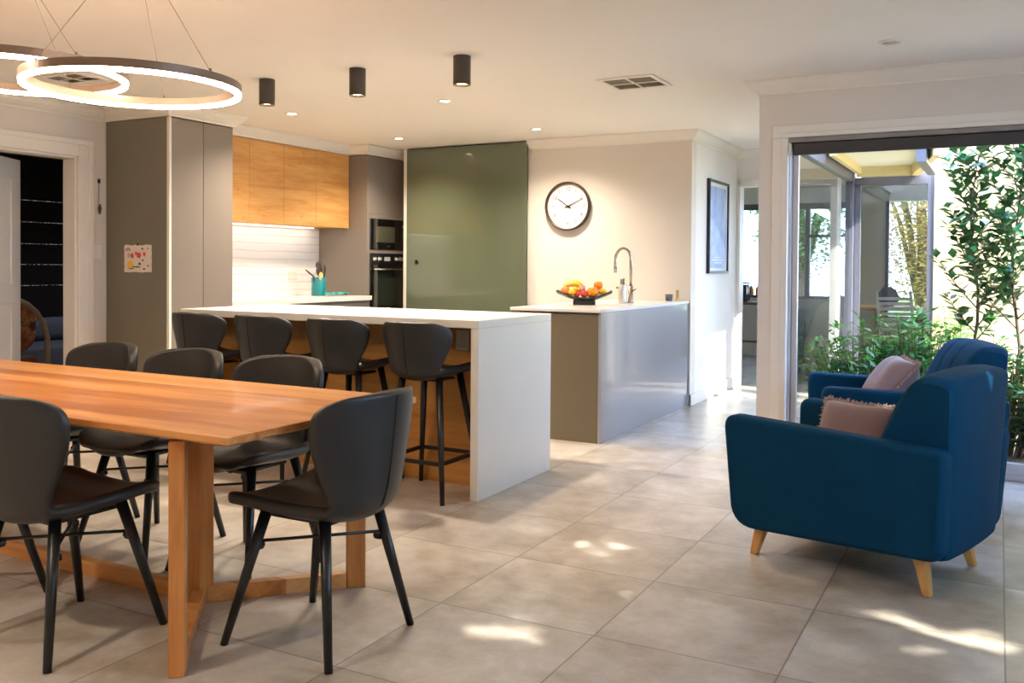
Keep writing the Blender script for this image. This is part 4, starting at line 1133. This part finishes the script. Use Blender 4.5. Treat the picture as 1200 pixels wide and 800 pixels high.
for sx in (-1, 1):
    MB().tube([(sx*.19, -.2, .0), (sx*.19, -.21, .45), (sx*.19, -.35, .95)], .018, 8).build('back_leg', M['white'], sc)
    MB().cyl((sx*.19, .2, .42), (sx*.19, .22, 0), .018, n=8).build('front_leg', M['white'], sc)
jk = MB(); P = []
for i in range(9):
    P.append([(-.2+.05*i, .02*math.sin(j*1.3)+.06*math.sin(i), .40*(1-j/8)-.04*math.cos(i*1.4)) for j in range(9)])
rt_ = thing('round_table', 'round timber table behind the rear courtyard glazing', 'table', (-1.28, 11.75, 0))
MB().lathe([(0, .72), (.42, .72), (.44, .74), (.42, .76), (0, .76)], 36).build('top', M['oakleg'], rt_)
MB().lathe([(0, 0), (.25, 0), (.22, .03), (.05, .06), (.045, .72), (0, .72)], 20).build('pedestal', M['oakleg'], rt_, smooth=True)
bgk = thing('backpack', 'dark backpack on the round table behind the rear glazing', 'bag', (-1.16, 11.55, .76), .5)
bgk.scale = (.7, .7, .6)
MB().blob((0, 0, .2), (.17, .11, .2), 14, 10, lambda p: Vector((p.x*(1.1-.2*p.z), p.y, max(p.z, -.98)))).build('body', simple('navy_bag', '#2b3040', .8), bgk, smooth=True)
MB().tube([(-.05, 0, .38), (-.03, 0, .44), (.03, 0, .44), (.05, 0, .38)], .01, 6).build('handle', simple('navy_bag', '#2b3040', .8), bgk, smooth=True)
jr = M['glass']
for x, lab in ((-3.02, 'left amber jar on the far room window sill'), (-2.92, 'right amber jar on the far room window sill')):
    t = thing('amber_jar', lab, 'jar', (x, BY-.005, .8405)); 
    MB().lathe([(0, 0), (.035, 0), (.04, .01), (.04, .08), (.03, .1), (0, .1)], 16).build('body', simple('amber', '#d08a2a', .2), t, smooth=True)
    MB().cyl((0, 0, .1), (0, 0, .12), .03, n=14).build('lid', M['white'], t)

# side room seen through the left doorway
rbn = thing('roman_blind', 'closed black blind with thin light lines in the side room', 'blind', (-8.80, 6.0, 0))
MB().box(-.03, 0, -.8, .8, .60, 2.3).build('fabric', M['darkroom'], rbn)
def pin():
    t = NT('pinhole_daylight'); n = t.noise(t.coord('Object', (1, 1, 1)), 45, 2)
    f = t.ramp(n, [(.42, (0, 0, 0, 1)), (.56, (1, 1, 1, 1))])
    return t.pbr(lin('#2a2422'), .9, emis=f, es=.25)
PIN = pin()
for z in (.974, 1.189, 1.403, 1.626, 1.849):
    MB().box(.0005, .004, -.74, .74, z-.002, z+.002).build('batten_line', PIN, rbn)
sf = thing('day_bed', 'grey upholstered day bed under the black blind in the side room', 'sofa', (-8.2, 5.75, 0))
MB().box(-.45, .25, -.8, .9, .15, .42).build('base', M['sofagrey'], sf, bevel=.04)
MB().box(-.50, -.25, -.8, .9, .42, .65).build('backrest', M['sofagrey'], sf, bevel=.08, seg=4)
for x in (-.4, .2):
    for y in (-.7, .8): MB().cyl((x, y, 0), (x, y, .15), .025, n=10).build('leg', M['blackwood'], sf)
bwn = thing('bentwood_chair', 'pale bentwood armchair with a curved arm in the side room', 'chair', (-7.45, 4.66, 0), 0)
for s in (-1, 1):
    pts = [(s*.28, -.34, .90), (s*.28, -.15, .94), (s*.28, .02, .91), (s*.28, .12, .86), (s*.28, .20, .79), (s*.28, .265, .69), (s*.28, .30, .57), (s*.28, .305, .36), (s*.28, .27, .14), (s*.28, .18, .03), (s*.28, -.3, .03)]
    MB().tube(pts, .022, 10).build('curved_arm', simple('pale_bentwood', '#a08c74', .5), bwn, smooth=True)
MB().box(-.27, .27, -.25, .22, .36, .42).build('seat', simple('rust_weave', '#7a4a3a', .9, var=.3, scale=20), bwn, bevel=.02)
MB().box(-.27, .27, -.33, -.27, .40, .95).build('backrest', simple('rust_weave', '#7a4a3a', .9, var=.3, scale=20), bwn, bevel=.02)
cu_ = thing('patterned_cushion', 'rust and brown patterned cushion on the bentwood chair', 'cushion', (-7.38, 4.72, .655), 0)
def pat():
    t = NT('rust_pattern'); v = t.n('TexVoronoi', feature='DISTANCE_TO_EDGE'); t.l(t.coord('Object', (9, 9, 9)), v.inputs['Vector'])
    n = t.noise(t.coord('Object'), 7, 2)
    c = t.ramp(n, [(.3, lin('#4a2320')), (.45, lin('#a4542c')), (.6, lin('#c08a55')), (.7, lin('#6a3a3a'))])
    c = t.mix(t.ramp(v.outputs[0], [(0, (1, 1, 1, 1)), (.05, (0, 0, 0, 1))]), c, lin('#2a1614'))
    return t.pbr(c, .9)
cu_.rotation_euler = (math.radians(10), 0, math.radians(70))
MB().blob((0, 0, 0), (.24, .09, .23), 20, 14, lambda p: Vector((math.copysign(abs(p.x)**.7, p.x), p.y, math.copysign(abs(p.z)**.7, p.z)))).build('cover', pat(), cu_, smooth=True)

t = thing('downlight', 'added out-of-view downlight brightening the dim side room', 'downlight', (-7.3, 6.2, 2.5))  # unseen fitting added to lift the light in the side room
MB().lathe([(.036, 0), (.052, 0), (.052, -.005), (.046, -.008), (.036, -.004)], 24).build('bezel', M['white'], t, smooth=True)
MB().lathe([(0, -.003), (.036, -.003)], 20).build('lens', M['canglow'], t, recalc=False)
lamp('downlight_lamp', 'SPOT', (-7.3, 6.2, 2.48), 45, (.85, .9, 1), spot_size=math.radians(120), spot_blend=.8, shadow_soft_size=.05)
# ------------------------------------------------------------------ light
SKY = 11.0
SC.world = bpy.data.worlds.new('world'); SC.world.use_nodes = True
wt = SC.world.node_tree; bgn = wt.nodes['Background']
tcw = wt.nodes.new('ShaderNodeTexCoord'); spw = wt.nodes.new('ShaderNodeSeparateXYZ'); wt.links.new(tcw.outputs['Generated'], spw.inputs[0])
rw = wt.nodes.new('ShaderNodeValToRGB'); wt.links.new(spw.outputs[2], rw.inputs[0])
e_ = rw.color_ramp.elements; e_[0].position = 0; e_[0].color = (.64, .81, 1.16, 1); e_[1].position = .8; e_[1].color = (.44, .66, 1.2, 1)
wt.links.new(rw.outputs[0], bgn.inputs[0]); bgn.inputs[1].default_value = SKY
sl = lamp('sun', 'SUN', (8, -2, 8), 20.0, (1, .95, .86), angle=math.radians(.4))
sl.rotation_euler = SUN.to_track_quat('Z', 'Y').to_euler()
# under-cupboard strip
al = lamp('strip_lamp', 'AREA', (-6.06, 6.36, 1.565), 1.6, (1, .93, .84), shape='RECTANGLE', size=.03, size_y=1.6)
# unseen warm downlights added behind the camera as room fill
for x, y in ((-4.6, .6), (-2.6, .3), (-4.6, -1.2), (-2.4, -1.2), (-.6, -1.0)):
    t = thing('downlight', 'added fill downlight in the ceiling behind the camera', 'downlight', (x, y, CH), 0, 'added fill downlights out of view')
    MB().lathe([(.036, 0), (.052, 0), (.052, -.005), (.046, -.008), (.036, -.004)], 24).build('bezel', M['white'], t, smooth=True)
    MB().lathe([(0, -.003), (.036, -.003)], 20).build('lens', M['lampglow'], t, recalc=False)
    lamp('downlight_lamp', 'SPOT', (x, y, CH-.02), 105, WARM, spot_size=math.radians(130), spot_blend=.8, shadow_soft_size=.05)

SC.view_settings.view_transform = 'Standard'; SC.view_settings.look = 'None'; SC.view_settings.exposure = 0.4; SC.view_settings.gamma = 1; SC.view_settings.use_curve_mapping = False
SC.cycles.use_denoising = True
SC.cycles.max_bounces = 10; SC.cycles.diffuse_bounces = 5; SC.cycles.transparent_max_bounces = 24
SC.cycles.sample_clamp_indirect = 6
SC.cycles.caustics_reflective = False; SC.cycles.caustics_refractive = False
